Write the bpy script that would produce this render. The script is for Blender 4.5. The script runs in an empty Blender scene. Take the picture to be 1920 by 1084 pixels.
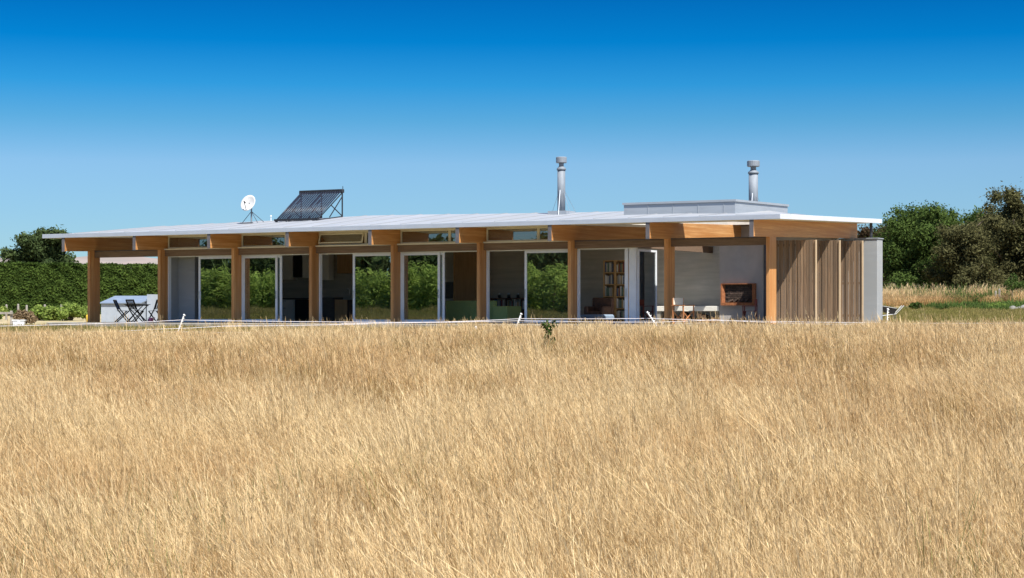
import bpy, math, random
import numpy as np
from mathutils import Vector, Matrix
random.seed(7); RNG = np.random.default_rng(11)
R = math.radians
scene = bpy.context.scene
# ------------------------------------------------------------------ camera, sky, sun, exposure
# house axes: X along the facade (right), Y into the house, Z up; slab top is z = 0
F, TH, CU, CV, Y0, CH = 3372.6, 0.503709, 20.878, -54.90, 585.5, 0.41
CO, SI = math.cos(TH), math.sin(TH)
cam_d = bpy.data.cameras.new('camera'); cam = bpy.data.objects.new('camera', cam_d)
scene.collection.objects.link(cam); scene.camera = cam
cam.location = (CU, CV, CH); cam.rotation_euler = (math.pi/2, 0, TH)
cam_d.sensor_width = 36; cam_d.lens = F/1920*36; cam_d.shift_y = 43.5/1920
cam_d.clip_start = 0.1; cam_d.clip_end = 12000
SUN = Vector((0.58, -0.36, 1.0)).normalized()           # towards the sun
el = math.asin(SUN.z); az = math.atan2(SUN.x, SUN.y)
sun_d = bpy.data.lights.new('sun', 'SUN'); sun = bpy.data.objects.new('sun', sun_d)
scene.collection.objects.link(sun); sun_d.energy = 4.4; sun_d.angle = R(0.53); sun_d.color = (1.0, 0.955, 0.88)
sun.rotation_euler = SUN.to_track_quat('Z', 'Y').to_euler(); sun.location = (30, -30, 40)
world = bpy.data.worlds.new('World'); scene.world = world; world.use_nodes = True
nt = world.node_tree; nt.nodes.clear()
wo = nt.nodes.new('ShaderNodeOutputWorld'); bg = nt.nodes.new('ShaderNodeBackground')
sky = nt.nodes.new('ShaderNodeTexSky'); sky.sky_type = 'NISHITA'; sky.sun_disc = False
sky.sun_elevation = el; sky.sun_rotation = az; sky.altitude = 200; sky.air_density = 1.0; sky.dust_density = 0.2; sky.ozone_density = 2.5
geo = nt.nodes.new('ShaderNodeTexCoord'); sep = nt.nodes.new('ShaderNodeSeparateXYZ')
ramp = nt.nodes.new('ShaderNodeValToRGB'); mul = nt.nodes.new('ShaderNodeMix'); mul.data_type = 'RGBA'; mul.blend_type = 'MULTIPLY'; mul.inputs[0].default_value = 1
nt.links.new(geo.outputs['Generated'], sep.inputs[0]); nt.links.new(sep.outputs['Z'], ramp.inputs[0])
SKYR = [(0, (0.24, 0.3546, 0.4746)), (0.052, (0.2345, 0.3573, 0.4964)), (0.0815, (0.2455, 0.3655, 0.5018)), (0.105, (0.12, 0.3164, 0.4582)), (0.125, (0.0382, 0.2782, 0.4691)), (0.148, (0.0016, 0.2127, 0.4309)), (0.172, (0.0011, 0.1636, 0.3709)), (0.24, (0.0109, 0.1745, 0.3818)), (0.5, (0.8455, 0.9273, 0.9818)), (1.0, (0.9982, 0.9982, 0.9982))]
cr = ramp.color_ramp
while len(cr.elements) < len(SKYR): cr.elements.new(0.5)
for e, (p, c) in zip(cr.elements, SKYR): e.position = p; e.color = (*c, 1)
nt.links.new(sky.outputs[0], mul.inputs[6]); nt.links.new(ramp.outputs[0], mul.inputs[7])
nt.links.new(mul.outputs[2], bg.inputs[0]); bg.inputs[1].default_value = 0.11; nt.links.new(bg.outputs[0], wo.inputs[0])
vs = scene.view_settings; vs.view_transform = 'Standard'; vs.look = 'None'; vs.exposure = 1.0; vs.gamma = 1; vs.use_curve_mapping = False
scene.cycles.max_bounces = 8; scene.cycles.transparent_max_bounces = 12
scene.cycles.use_denoising = True; scene.cycles.diffuse_bounces = 5

# ------------------------------------------------------------------ helpers
def atv(x, y, v):
    t = (x-960)/F; Z = (v-CV)/(SI*t+CO); return CU+Z*(CO*t-SI), CH+(Y0-y)/F*Z
def atu(x, y, u):
    t = (x-960)/F; Z = (u-CU)/(CO*t-SI); return CV+Z*(SI*t+CO), CH+(Y0-y)/F*Z
def atZ(x, y, Z):
    t = (x-960)/F; return Vector((CU+Z*(CO*t-SI), CV+Z*(SI*t+CO), CH+(Y0-y)/F*Z))
def depth(u, v): return -(u-CU)*SI+(v-CV)*CO
def ss(a, b, x):
    t = np.clip((np.asarray(x, float)-a)/(b-a), 0.0, 1.0); return t*t*(3-2*t)
def ground(u, v):
    u = np.asarray(u, float); v = np.asarray(v, float)
    g = -0.2 - 1.12*np.clip((-2.5-v)/50, 0, 1.3)
    g = g + 0.019*np.clip(v-10, 0, 28) + 0.05*np.clip(v-38, 0, 14)
    g = g + 1.0*ss(-18, -32, u)*ss(-20, -40, v)
    return g + 0.03*np.sin(u*.35+1)*np.sin(v*.31) * ss(2, 8, np.abs(v-4)-6)
def gz(u, v): return float(ground(u, v))
COL = scene.collection
class MB:
    def __init__(s): s.v = []; s.f = []
    def poly(s, pts):
        b = len(s.v); s.v += [tuple(p) for p in pts]; s.f.append(tuple(range(b, b+len(pts)))); return s
    def hexa(s, p):       # p: 8 corners, bottom ring 0-3 then top ring 4-7
        b = len(s.v); s.v += [tuple(q) for q in p]
        for q in ((3,2,1,0),(4,5,6,7),(0,1,5,4),(1,2,6,5),(2,3,7,6),(3,0,4,7)): s.f.append(tuple(b+i for i in q))
        return s
    def box(s, x0, x1, y0, y1, z0, z1, sl=0.0):   # sl: rise of z along y
        a, c = sl*y0, sl*y1
        return s.hexa([(x0,y0,z0+a),(x1,y0,z0+a),(x1,y1,z0+c),(x0,y1,z0+c),(x0,y0,z1+a),(x1,y0,z1+a),(x1,y1,z1+c),(x0,y1,z1+c)])
    def bar(s, a, b, w, h, up=(0,0,1)):
        a, b = Vector(a), Vector(b); d = (b-a).normalized(); n = d.cross(Vector(up))
        if n.length < 1e-4: n = d.cross(Vector((1,0,0)))
        n.normalize(); m = n.cross(d).normalized(); n *= w/2; m *= h/2
        return s.hexa([a-n-m, a+n-m, b+n-m, b-n-m, a-n+m, a+n+m, b+n+m, b-n+m])
    def tube(s, pts, rs, n=8, caps=True):
        pts = [Vector(p) for p in pts]
        if not hasattr(rs, '__len__'): rs = [rs]*len(pts)
        b = len(s.v); ref = None
        for i, p in enumerate(pts):
            d = (pts[min(i+1, len(pts)-1)]-pts[max(i-1, 0)]).normalized()
            if ref is None: ref = Vector((1,0,0)) if abs(d.x) < .8 else Vector((0,1,0))
            x = (ref-d*ref.dot(d)).normalized(); y = d.cross(x); ref = x
            for k in range(n):
                t = 2*math.pi*k/n; s.v.append(tuple(p+(x*math.cos(t)+y*math.sin(t))*rs[i]))
        for i in range(len(pts)-1):
            for k in range(n):
                k2 = (k+1) % n; s.f.append((b+i*n+k, b+i*n+k2, b+(i+1)*n+k2, b+(i+1)*n+k))
        if caps:
            s.f.append(tuple(b+k for k in reversed(range(n)))); e = b+(len(pts)-1)*n; s.f.append(tuple(e+k for k in range(n)))
        return s
    def build(s, name, mat, parent=None, smooth=False, bevel=0.0):
        me = bpy.data.meshes.new(name); me.from_pydata(s.v, [], s.f); me.update()
        return link(name, me, mat, parent, smooth, bevel)
def link(name, me, mat, parent=None, smooth=False, bevel=0.0):
    if mat and not me.materials: me.materials.append(mat)
    if smooth:
        me.polygons.foreach_set('use_smooth', [True]*len(me.polygons))
    o = bpy.data.objects.new(name, me); COL.objects.link(o); o.parent = parent
    if bevel:
        m = o.modifiers.new('bevel', 'BEVEL'); m.width = bevel; m.segments = 1; m.limit_method = 'ANGLE'
    return o
def tag(o, label=None, cat=None, group=None, kind=None):
    for k, v in (('label', label), ('category', cat), ('group', group), ('kind', kind)):
        if v: o[k] = v
    return o
def thing(name, label, cat, loc=(0,0,0), rz=0, group=None):
    o = bpy.data.objects.new(name, None); COL.objects.link(o); o.location = loc; o.rotation_euler = (0,0,rz); o.empty_display_size = .2
    return tag(o, label, cat, group)
def copy_tree(o, parent=None):
    c = o.copy(); COL.objects.link(c); c.parent = parent
    for ch in list(o.children): copy_tree(ch, c)
    return c
def bulk_mesh(name, verts, faces, tone=None):
    me = bpy.data.meshes.new(name); nv, nf = len(verts), len(faces); k = faces.shape[1]
    me.vertices.add(nv); me.vertices.foreach_set('co', np.ascontiguousarray(verts, np.float32).ravel())
    me.loops.add(nf*k); me.loops.foreach_set('vertex_index', np.ascontiguousarray(faces, np.int32).ravel())
    me.polygons.add(nf); me.polygons.foreach_set('loop_start', np.arange(0, nf*k, k, dtype=np.int32))
    me.update(calc_edges=True)
    if tone is not None:
        a = me.attributes.new('tone', 'FLOAT', 'POINT'); a.data.foreach_set('value', np.ascontiguousarray(tone, np.float32))
    return me

# ------------------------------------------------------------------ materials
def base_mat(name):
    m = bpy.data.materials.new(name); m.use_nodes = True; n = m.node_tree.nodes; n.clear()
    out = n.new('ShaderNodeOutputMaterial'); return m, m.node_tree, out
def mk(name, c1, c2=None, scale=(4,4,4), rough=.6, bump=0.0, metal=0.0, detail=6, c3=None, scale3=(1,1,1), spec=.4, contrast=(.35,.65), rnd=0.0):
    m, t, out = base_mat(name); N = t.nodes.new; L = t.links.new
    p = N('ShaderNodeBsdfPrincipled'); L(p.outputs[0], out.inputs[0])
    p.inputs['Roughness'].default_value = rough; p.inputs['Metallic'].default_value = metal; p.inputs['Specular IOR Level'].default_value = spec
    if c2 is None: p.inputs['Base Color'].default_value = (*c1, 1); return m
    tc = N('ShaderNodeTexCoord'); oi = N('ShaderNodeObjectInfo')
    add = N('ShaderNodeVectorMath'); add.operation = 'ADD'; sc = N('ShaderNodeVectorMath'); sc.operation = 'SCALE'; sc.inputs['Scale'].default_value = 37.0
    cmb = N('ShaderNodeCombineXYZ')
    for i in range(3): L(oi.outputs['Random'], cmb.inputs[i])
    L(cmb.outputs[0], sc.inputs[0]); L(tc.outputs['Object'], add.inputs[0]); L(sc.outputs[0], add.inputs[1])
    def noise(s, det):
        mp = N('ShaderNodeVectorMath'); mp.operation = 'MULTIPLY'; mp.inputs[1].default_value = s; L(add.outputs[0], mp.inputs[0])
        no = N('ShaderNodeTexNoise'); no.inputs['Scale'].default_value = 1; no.inputs['Detail'].default_value = det; no.inputs['Roughness'].default_value = .6
        L(mp.outputs[0], no.inputs['Vector'])
        mr = N('ShaderNodeMapRange'); mr.inputs[1].default_value = contrast[0]; mr.inputs[2].default_value = contrast[1]; L(no.outputs[0], mr.inputs[0]); return no, mr
    no, mr = noise(scale, detail)
    mx = N('ShaderNodeMix'); mx.data_type = 'RGBA'; mx.inputs[6].default_value = (*c1, 1); mx.inputs[7].default_value = (*c2, 1); L(mr.outputs[0], mx.inputs[0])
    col = mx.outputs[2]
    if c3:
        no3, mr3 = noise(scale3, 3); m3 = N('ShaderNodeMix'); m3.data_type = 'RGBA'; L(mr3.outputs[0], m3.inputs[0]); L(col, m3.inputs[6]); m3.inputs[7].default_value = (*c3, 1); col = m3.outputs[2]
    if rnd:
        hs = N('ShaderNodeHueSaturation'); mm = N('ShaderNodeMapRange'); mm.inputs[3].default_value = 1-rnd; mm.inputs[4].default_value = 1+rnd
        L(oi.outputs['Random'], mm.inputs[0]); L(mm.outputs[0], hs.inputs['Value']); L(col, hs.inputs['Color']); col = hs.outputs[0]
    L(col, p.inputs['Base Color'])
    if bump:
        b = N('ShaderNodeBump'); b.inputs['Strength'].default_value = bump; b.inputs['Distance'].default_value = .02; L(no.outputs[0], b.inputs['Height']); L(b.outputs[0], p.inputs['Normal'])
    return m
def leaf_mat(name, dark, light, trans=.35, instancer=False, patch_cols=None):
    m, t, out = base_mat(name); N = t.nodes.new; L = t.links.new
    at = N('ShaderNodeAttribute'); at.attribute_name = 'tone'
    mx = N('ShaderNodeMix'); mx.data_type = 'RGBA'; mx.inputs[6].default_value = (*dark, 1); mx.inputs[7].default_value = (*light, 1); L(at.outputs['Fac'], mx.inputs[0])
    col = mx.outputs[2]
    if patch_cols:
        pa = N('ShaderNodeAttribute'); pa.attribute_type = 'INSTANCER'; pa.attribute_name = 'patch'
        m2 = N('ShaderNodeMix'); m2.data_type = 'RGBA'; m2.blend_type = 'MULTIPLY'; m2.inputs[0].default_value = 1
        rp = N('ShaderNodeValToRGB'); L(pa.outputs['Fac'], rp.inputs[0]); els = rp.color_ramp.elements
        while len(els) < len(patch_cols): els.new(.5)
        for e, (p, c) in zip(els, patch_cols): e.position = p; e.color = (*c, 1)
        L(col, m2.inputs[6]); L(rp.outputs[0], m2.inputs[7]); col = m2.outputs[2]
    d = N('ShaderNodeBsdfDiffuse'); tr = N('ShaderNodeBsdfTranslucent'); L(col, d.inputs[0]); L(col, tr.inputs[0])
    ms = N('ShaderNodeMixShader'); ms.inputs[0].default_value = trans; L(d.outputs[0], ms.inputs[1]); L(tr.outputs[0], ms.inputs[2]); L(ms.outputs[0], out.inputs[0])
    return m
def glass_mat(name, tint, refl):
    m, t, out = base_mat(name); N = t.nodes.new; L = t.links.new
    tr = N('ShaderNodeBsdfTransparent'); tr.inputs[0].default_value = (*tint, 1)
    gl = N('ShaderNodeBsdfGlossy'); gl.inputs['Roughness'].default_value = 0.0; gl.inputs[0].default_value = (.95, 1, .97, 1)
    tcg = N('ShaderNodeTexCoord'); ng = N('ShaderNodeTexNoise'); ng.inputs['Scale'].default_value = 1.1; ng.inputs['Detail'].default_value = 1; L(tcg.outputs['Object'], ng.inputs['Vector'])
    bp = N('ShaderNodeBump'); bp.inputs['Strength'].default_value = .12; bp.inputs['Distance'].default_value = .015; L(ng.outputs[0], bp.inputs['Height']); L(bp.outputs[0], gl.inputs['Normal'])
    fr = N('ShaderNodeFresnel'); fr.inputs['IOR'].default_value = 1.5
    ad = N('ShaderNodeMath'); ad.operation = 'ADD'; ad.use_clamp = True; ad.inputs[1].default_value = refl; L(fr.outputs[0], ad.inputs[0])
    ms = N('ShaderNodeMixShader'); L(ad.outputs[0], ms.inputs[0]); L(tr.outputs[0], ms.inputs[1]); L(gl.outputs[0], ms.inputs[2]); L(ms.outputs[0], out.inputs[0])
    return m
M = {}
M['glulam_v'] = mk('glulam_post', (.44,.21,.075), (.60,.335,.135), (22,22,1.2), .5, .15, c3=(.42,.18,.055), scale3=(9,9,.25), rnd=.14)
M['glulam_h'] = mk('glulam_beam', (.44,.21,.075), (.60,.335,.135), (22,1.2,26), .5, .12, c3=(.41,.175,.05), scale3=(.4,.3,11), rnd=.14)
M['transom'] = mk('transom_timber', (.13,.085,.055), (.20,.135,.09), (1.5,20,30), .7, .1, rnd=.06)
M['cedar'] = mk('weathered_cedar', (.165,.100,.056), (.26,.17,.10), (30,30,1.6), .75, .3, c3=(.18,.125,.08), scale3=(4,4,.5), rnd=.34)
M['cedar_lit'] = mk('sunlit_cedar', (.42,.30,.18), (.52,.39,.25), (30,30,1.6), .7, .1)  # screen edge trims, paler to paint in the sun on their right faces
M['bench'] = mk('pale_concrete', (.66,.64,.58), (.74,.72,.66), (5,5,9), .8, .1)
M['concrete'] = mk('concrete', (.42,.40,.355), (.53,.505,.45), (1.6,1.6,2.4), .8, .12, c3=(.37,.36,.325), scale3=(.6,.6,7), contrast=(.3,.7))
M['concrete_wall'] = mk('concrete_boardmarked', (.29,.30,.305), (.34,.35,.355), (1.2,1.2,6), .8, .08, c3=(.30,.308,.31), scale3=(.8,.8,3))
M['breast'] = mk('concrete_pinkish', (.40,.37,.345), (.50,.465,.435), (1.8,1.8,1.2), .8, .1, c3=(.36,.34,.325), scale3=(.8,.8,.8))
M['slab'] = mk('slab_concrete', (.27,.26,.235), (.36,.345,.31), (5,5,9), .85, .2, c3=(.24,.225,.19), scale3=(1.2,1.2,3))
M['int_floor'] = mk('interior_floor', (.36,.345,.32), (.46,.44,.41), (2,2,2), .35, .03)
M['fascia'] = mk('fascia_metal', (.56,.58,.62), (.62,.64,.68), (1.5,1.5,6), .45, .02)
M['front_fascia'] = mk('front_fascia_metal', (.34,.38,.44), (.39,.43,.49), (1.5,1.5,6), .45, .02)  # front fascia, a darker grey-blue than the side fascias
M['roof'] = mk('roof_membrane', (.26,.275,.30), (.33,.34,.36), (1.2,.25,2), .6, .03, c3=(.29,.295,.30), scale3=(.3,.7,1))
M['soffit'] = mk('soffit_ply', (.70,.65,.54), (.80,.75,.64), (6,1,6), .7, .03)
M['upstand'] = mk('upstand_metal', (.30,.325,.35), (.36,.385,.41), (.8,.8,5), .45, .02, metal=.2)
M['alu'] = mk('white_aluminium', (.66,.69,.73), (.72,.75,.79), (3,3,3), .4)
M['cream'] = mk('cream_frame', (.62,.59,.49), (.68,.65,.56), (5,5,5), .55)
M['dark'] = mk('dark_steel', (.045,.05,.06), (.07,.075,.085), (8,8,8), .5)
M['cap'] = mk('nose_cap_steel', (.13,.12,.125), (.17,.16,.165), (6,6,6), .5, metal=.3)
M['flue'] = mk('galvanised_flue', (.17,.195,.22), (.24,.265,.295), (6,6,2), .7, .03, metal=.15)
M['glass'] = glass_mat('door_glass', (.62,.67,.63), .38)
M['glass_hi'] = glass_mat('clerestory_glass', (.66,.68,.68), .16)
M['white'] = mk('white_plastic', (.80,.80,.78), (.74,.74,.72), (9,9,9), .5)
M['rust'] = mk('rusted_steel', (.22,.075,.03), (.36,.14,.055), (12,12,12), .8, .2)
M['brick'] = mk('sooty_brick', (.045,.03,.025), (.09,.06,.045), (20,20,20), .9, .3, rnd=.3)
M['mortar'] = mk('sooty_mortar', (.02,.018,.016), (.035,.03,.028), (20,20,20), .95)
M['log'] = mk('log_bark', (.12,.07,.04), (.22,.14,.085), (20,20,20), .9, .4, rnd=.25)
M['log_end'] = mk('log_cut_face', (.36,.21,.12), (.5,.33,.2), (30,30,30), .9, rnd=.2)
M['chair_wood'] = mk('dark_stained_timber', (.035,.018,.012), (.065,.035,.022), (30,30,4), .5, .1)
M['teak'] = mk('orange_timber', (.38,.15,.06), (.5,.22,.09), (30,30,4), .55, .1)
M['canvas_w'] = mk('cream_canvas', (.62,.56,.45), (.70,.64,.53), (50,50,50), .9, .1)
M['canvas_r'] = mk('brick_red_canvas', (.22,.06,.045), (.28,.08,.06), (50,50,50), .9, .1)
M['pine'] = mk('pine_shelf', (.46,.27,.11), (.56,.35,.16), (20,20,2), .55)
M['ply_door'] = mk('plywood_panel', (.36,.20,.085), (.44,.26,.12), (14,14,1), .55)
M['cab_white'] = mk('white_cabinet', (.78,.76,.71), (.82,.80,.76), (3,3,3), .4)
M['tile'] = mk('dark_splashback', (.05,.045,.045), (.075,.065,.06), (4,4,20), .3)
M['steel'] = mk('stainless', (.45,.46,.47), (.55,.56,.57), (4,4,4), .3, metal=.9)
M['black'] = mk('black_plastic', (.015,.015,.017), (.025,.025,.028), (9,9,9), .45)
M['green'] = mk('green_upholstery', (.30,.38,.13), (.36,.44,.16), (20,20,20), .85, .05)
M['brown'] = mk('brown_leather', (.10,.05,.03), (.14,.07,.045), (8,8,8), .5)
M['blue'] = mk('blue_grey_bedding', (.16,.22,.30), (.22,.28,.36), (9,9,9), .9, .1)
M['tube'] = mk('solar_tube', (.012,.016,.03), (.025,.03,.05), (9,1,9), .38)
M['dish'] = mk('dish_paint', (.46,.455,.44), (.52,.515,.50), (4,4,4), .6)
M['bark'] = mk('bark', (.09,.065,.045), (.17,.13,.10), (14,14,3), .9, .5)
M['greypost'] = mk('grey_post', (.22,.20,.17), (.33,.30,.26), (20,20,3), .9, .3, rnd=.15)
M['tape'] = mk('white_tape', (.82,.78,.80), (.74,.70,.73), (30,30,30), .6)
M['shed'] = mk('pale_metal', (.33,.37,.42), (.38,.42,.47), (3,3,3), .5)
M['shed_lid'] = mk('grey_lid', (.17,.21,.27), (.21,.25,.31), (3,3,3), .4)
M['pink'] = mk('pink_plastic', (.75,.12,.22), (.7,.16,.26), (9,9,9), .5)
M['yellow'] = mk('yellow_plastic', (.75,.5,.04), (.7,.45,.05), (9,9,9), .5)
M['rock'] = mk('pale_rock', (.16,.15,.135), (.26,.25,.225), (5,5,5), .9, .4)
M['rubber'] = mk('rubber', (.02,.02,.02), (.03,.03,.03), (9,9,9), .8)
M['hill'] = mk('dry_hill', (.24,.19,.165), (.31,.255,.22), (.004,.004,.004), 1.0, c3=(.22,.19,.165), scale3=(.012,.012,.012))
M['soil'] = mk('dry_ground', (.32,.245,.135), (.48,.38,.22), (1.3,1.3,1.3), .95, .3, c3=(.30,.25,.125), scale3=(.16,.16,.16), detail=10)
BOOKC = [(.55,.52,.46),(.6,.58,.54),(.30,.28,.25),(.10,.12,.18),(.22,.07,.06),(.45,.42,.36),(.06,.06,.07),(.12,.18,.14),(.35,.25,.12)]
M_BOOK = [mk('book_cover', c, tuple(min(1, k*1.2) for k in c), (30,30,6), .6) for c in BOOKC]

# ------------------------------------------------------------------ ground, hills
def axis(lo, hi, fine_lo, fine_hi, step):
    a = list(np.arange(fine_lo, fine_hi+.01, step)); d = step
    while a[-1] < hi: d *= 1.35; a.append(a[-1]+d)
    d = step
    while a[0] > lo: d *= 1.35; a.insert(0, a[0]-d)
    return np.array(a)
ax, ay = axis(-4500, 4500, -70, 50, 2.0), axis(-1500, 6000, -80, 90, 2.0)
gx, gy = np.meshgrid(ax, ay); gzv = ground(gx, gy)
nx, ny = len(ax), len(ay); ii = (np.arange(ny-1)[:, None]*nx+np.arange(nx-1)[None]).ravel()
gme = bulk_mesh('ground', np.stack([gx.ravel(), gy.ravel(), gzv.ravel()], 1), np.stack([ii, ii+1, ii+nx+1, ii+nx], 1))
tag(link('ground', gme, M['soil'], smooth=True), kind='structure')
hx = np.linspace(-3600, 1500, 150); hv = []; hf = []
for j, (dv, k) in enumerate(((0, 0), (350, .75), (700, 1.0), (1100, .9), (1900, .2))):
    for i, x in enumerate(hx):
        h = 92+16*math.sin(x*.0021+.6)+9*math.sin(x*.0061)+5*math.sin(x*.017+j)
        hv.append((x, 2300+dv+.25*x, 1+h*k+(4*math.sin(x*.03+2*j) if 0 < j < 4 else 0)))
for j in range(4):
    for i in range(149): a = j*150+i; hf.append((a, a+1, a+151, a+150))
tag(link('hills', bulk_mesh('hills', np.array(hv), np.array(hf)), M['hill'], smooth=True), kind='structure')

# ------------------------------------------------------------------ house
SL = 0.03; BAY = 3.6; NP = 9
house = thing('house', 'long low timber and glass house with flat white roof and orange glulam posts', 'house')
UP = [(i-8)*BAY for i in range(NP)]                     # left faces of the posts
PW, PD = 0.13, 0.60
VF, VB = -1.45, 9.06; UR = atv(1463, 398, VF-.035)[0]-.035; UL = atv(79, 440, VF-.035)[0]+.03
def zs(v): return 3.34+SL*(v+1.65)                      # soffit height
# floor slab
m = MB(); m.box(-30.2, 1.25, -0.85, 9.0, -.34, 0); m.build('floor_slab', M['slab'], house, bevel=.02)
m = MB(); m.box(-25.05, -4.83, .46, 7.1, .003, .03); m.build('interior_floor', M['int_floor'], house)
# posts and beams
for i, u in enumerate(UP):
    MB().box(u, u+PW, 0, PD, -.0 if i else 0, 2.86).build('post', M['glulam_v'], house, bevel=.008)
    bm = MB(); zt = lambda v: zs(v)-.002
    v0, v1 = -1.44, 9.0
    b = [(u+.004,v0,zt(v0)-.54),(u+PW-.004,v0,zt(v0)-.54),(u+PW-.004,v1,zt(v1)-.54),(u+.004,v1,zt(v1)-.54)]
    bm.hexa(b+[(p[0],p[1],p[2]+.54) for p in b])
    bo = bm.build('beam', M['glulam_h'], house, bevel=.006)
    MB().box(u-.003, u+PW+.003, v0-.02, v0-.001, zt(v0)-.55, zt(v0)-.002).build('nose_cap', M['cap'], bo)
# roof deck with skylight openings
holes = [(-5.4, -1.53, 1.0, 5.8)]
us = sorted({UL, UR, *[h[0] for h in holes], *[h[1] for h in holes]}); vsn = sorted({VF, VB, *[h[2] for h in holes], *[h[3] for h in holes]})
def in_hole(u, v): return any(h[0] < u < h[1] and h[2] < v < h[3] for h in holes)
m = MB(); T = .135
for a in range(len(us)-1):
    for b in range(len(vsn)-1):
        u0, u1, v0, v1 = us[a], us[a+1], vsn[b], vsn[b+1]
        if in_hole((u0+u1)/2, (v0+v1)/2): continue
        m.poly([(u0,v0,zs(v0)),(u0,v1,zs(v1)),(u1,v1,zs(v1)),(u1,v0,zs(v0))])
        m.poly([(u0,v0,zs(v0)+T),(u1,v0,zs(v0)+T),(u1,v1,zs(v1)+T),(u0,v1,zs(v1)+T)])
for h in holes+[(UL, UR, VF, VB)]:
    c = [(h[0],h[2]),(h[1],h[2]),(h[1],h[3]),(h[0],h[3])]
    for k in range(4):
        p, q = c[k], c[(k+1) % 4]; m.poly([(*p,zs(p[1])),(*q,zs(q[1])),(*q,zs(q[1])+T),(*p,zs(p[1])+T)])
roof = m.build('roof', M['soffit'], house)
# fascias
MB().box(UL-.03, UR+.03, VF-.035, VF-.003, zs(VF)-.012, zs(VF)+T+.012).build('front_fascia', M['front_fascia'], roof, bevel=.006)
for u0, u1 in ((UR+.003, UR+.035), (UL-.035, UL-.003)):
    f0, f1 = zs(VF)-.012, zs(VB)-.012
    MB().hexa([(u0,VF-.001,f0),(u1,VF-.001,f0),(u1,VB,f1),(u0,VB,f1),(u0,VF-.001,f0+T+.024),(u1,VF-.001,f0+T+.024),(u1,VB,f1+T+.02),(u0,VB,f1+T+.02)]).build('fascia', M['fascia'], roof, bevel=.006)
# roof sheet: low crown seen above the fascia
RX = [-28.65,-24,-17.8,-15.1,-12.8,-8.5,-3.4,-1.41,-.2,.75]; RZ = [4.0,4.085,4.19,4.16,4.12,4.065,4.05,3.93,3.74,3.64]
def sheet(u, v):
    zr = float(np.interp(u, RX, RZ))
    if v <= 4: return 3.497+(zr-3.497)*(v+1.42)/5.42
    return zr+(3.83-zr)*(v-4)/5.0
su = sorted({*np.round(np.arange(-28.65, .76, .42), 3), *RX, -5.4, -1.53}); sv = [-1.42, -.3, 1.0, 2.0, 3.0, 4, 5.0, 5.8, 7.4, 9.0]
m = MB(); idx = {}
for u in su:
    for v in sv: idx[u, v] = len(m.v); m.v.append((u, v, sheet(u, v)))
for a in range(len(su)-1):
    for b in range(len(sv)-1):
        if in_hole((su[a]+su[a+1])/2, (sv[b]+sv[b+1])/2): continue
        m.f.append((idx[su[a],sv[b]], idx[su[a+1],sv[b]], idx[su[a+1],sv[b+1]], idx[su[a],sv[b+1]]))
for u in (su[0], su[-1]):
    for b in range(len(sv)-1): m.poly([(u,sv[b],zs(sv[b])+T),(u,sv[b+1],zs(sv[b+1])+T),(u,sv[b+1],sheet(u,sv[b+1])),(u,sv[b],sheet(u,sv[b]))])
for v in (sv[0], sv[-1]):
    for a in range(len(su)-1): m.poly([(su[a],v,zs(v)+T),(su[a+1],v,zs(v)+T),(su[a+1],v,sheet(su[a+1],v)),(su[a],v,sheet(su[a],v))])
m.build('roof_sheet', M['roof'], roof)
for u in np.arange(-28.2, .6, 1.26):                                # standing seams
    s = MB()
    for v0, v1 in ((-1.4, 1.0), (1.0, 4), (4, 5.8), (5.8, 8.98)):
        if -5.6 < u < -1.3 and v0 >= 1.0: continue
        a, b = sheet(u, v0), sheet(u, v1)
        s.hexa([(u-.012,v0,a-.01),(u+.012,v0,a-.01),(u+.012,v1,b-.01),(u-.012,v1,b-.01),(u-.012,v0,a+.022),(u+.012,v0,a+.022),(u+.012,v1,b+.022),(u-.012,v1,b+.022)])
    s.build('seam', M['roof'], roof)
# skylight upstands
def upstand(h, ztop, sl, capw):
    u0, u1, v0, v1 = h; t = .10; m = MB(); zt = lambda v: ztop+sl*(v-v0)
    for a, b, c, d in ((u0-t,u1+t,v0-t,v0-.002),(u0-t,u1+t,v1+.002,v1+t),(u0-t,u0-.002,v0-.002,v1+.002),(u1+.002,u1+t,v0-.002,v1+.002)):
        zb = zs(c)+T-.05
        m.hexa([(a,c,zb),(b,c,zb),(b,d,zb),(a,d,zb),(a,c,zt(c)),(b,c,zt(c)),(b,d,zt(d)),(a,d,zt(d))])
    o = m.build('skylight_upstand', M['upstand'], roof)
    return o
def cap_ring(h, ztop, sl, name, parent):
    u0, u1, v0, v1 = h; m = MB(); e = .14; zt = lambda v: ztop+sl*(v-v0)
    for a, b, c, d in ((u0-e,u1+e,v0-e,v0+.03),(u0-e,u1+e,v1-.03,v1+e),(u0-e,u0+.03,v0+.03,v1-.03),(u1-.03,u1+e,v0+.03,v1-.03)):
        m.hexa([(a,c,zt(c)+.003),(b,c,zt(c)+.003),(b,d,zt(d)+.003),(a,d,zt(d)+.003),(a,c,zt(c)+.075),(b,c,zt(c)+.075),(b,d,zt(d)+.075),(a,d,zt(d)+.075)])
    return m.build(name, M['upstand'], parent)
upstand(holes[0], 4.08, .018, 0); cap_ring(holes[0], 4.08, .018, 'skylight_cap', roof)
for k in range(4):                                                  # lap joints on the front of the upstand
    x = -4.6+k*.92; MB().box(x, x+.02, .885, .899, 3.7, 4.07).build('joint_strip', M['upstand'], roof)
# transoms between posts
for i in range(NP-1):
    a, b = UP[i]+PW+.002, UP[i+1]-.002
    MB().box(a, b, .27, .43, 2.60, 2.845).build('transom', M['transom'], house, bevel=.006)
    if i != 0 and i < 6: MB().box(a, b, .22, .44, 2.848, 2.895).build('sill_flashing', M['cream'], house, bevel=.004)
    else: MB().box(a, b, .25, .44, 2.848, 2.875).build('top_flashing', M['dark'], house)
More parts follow.
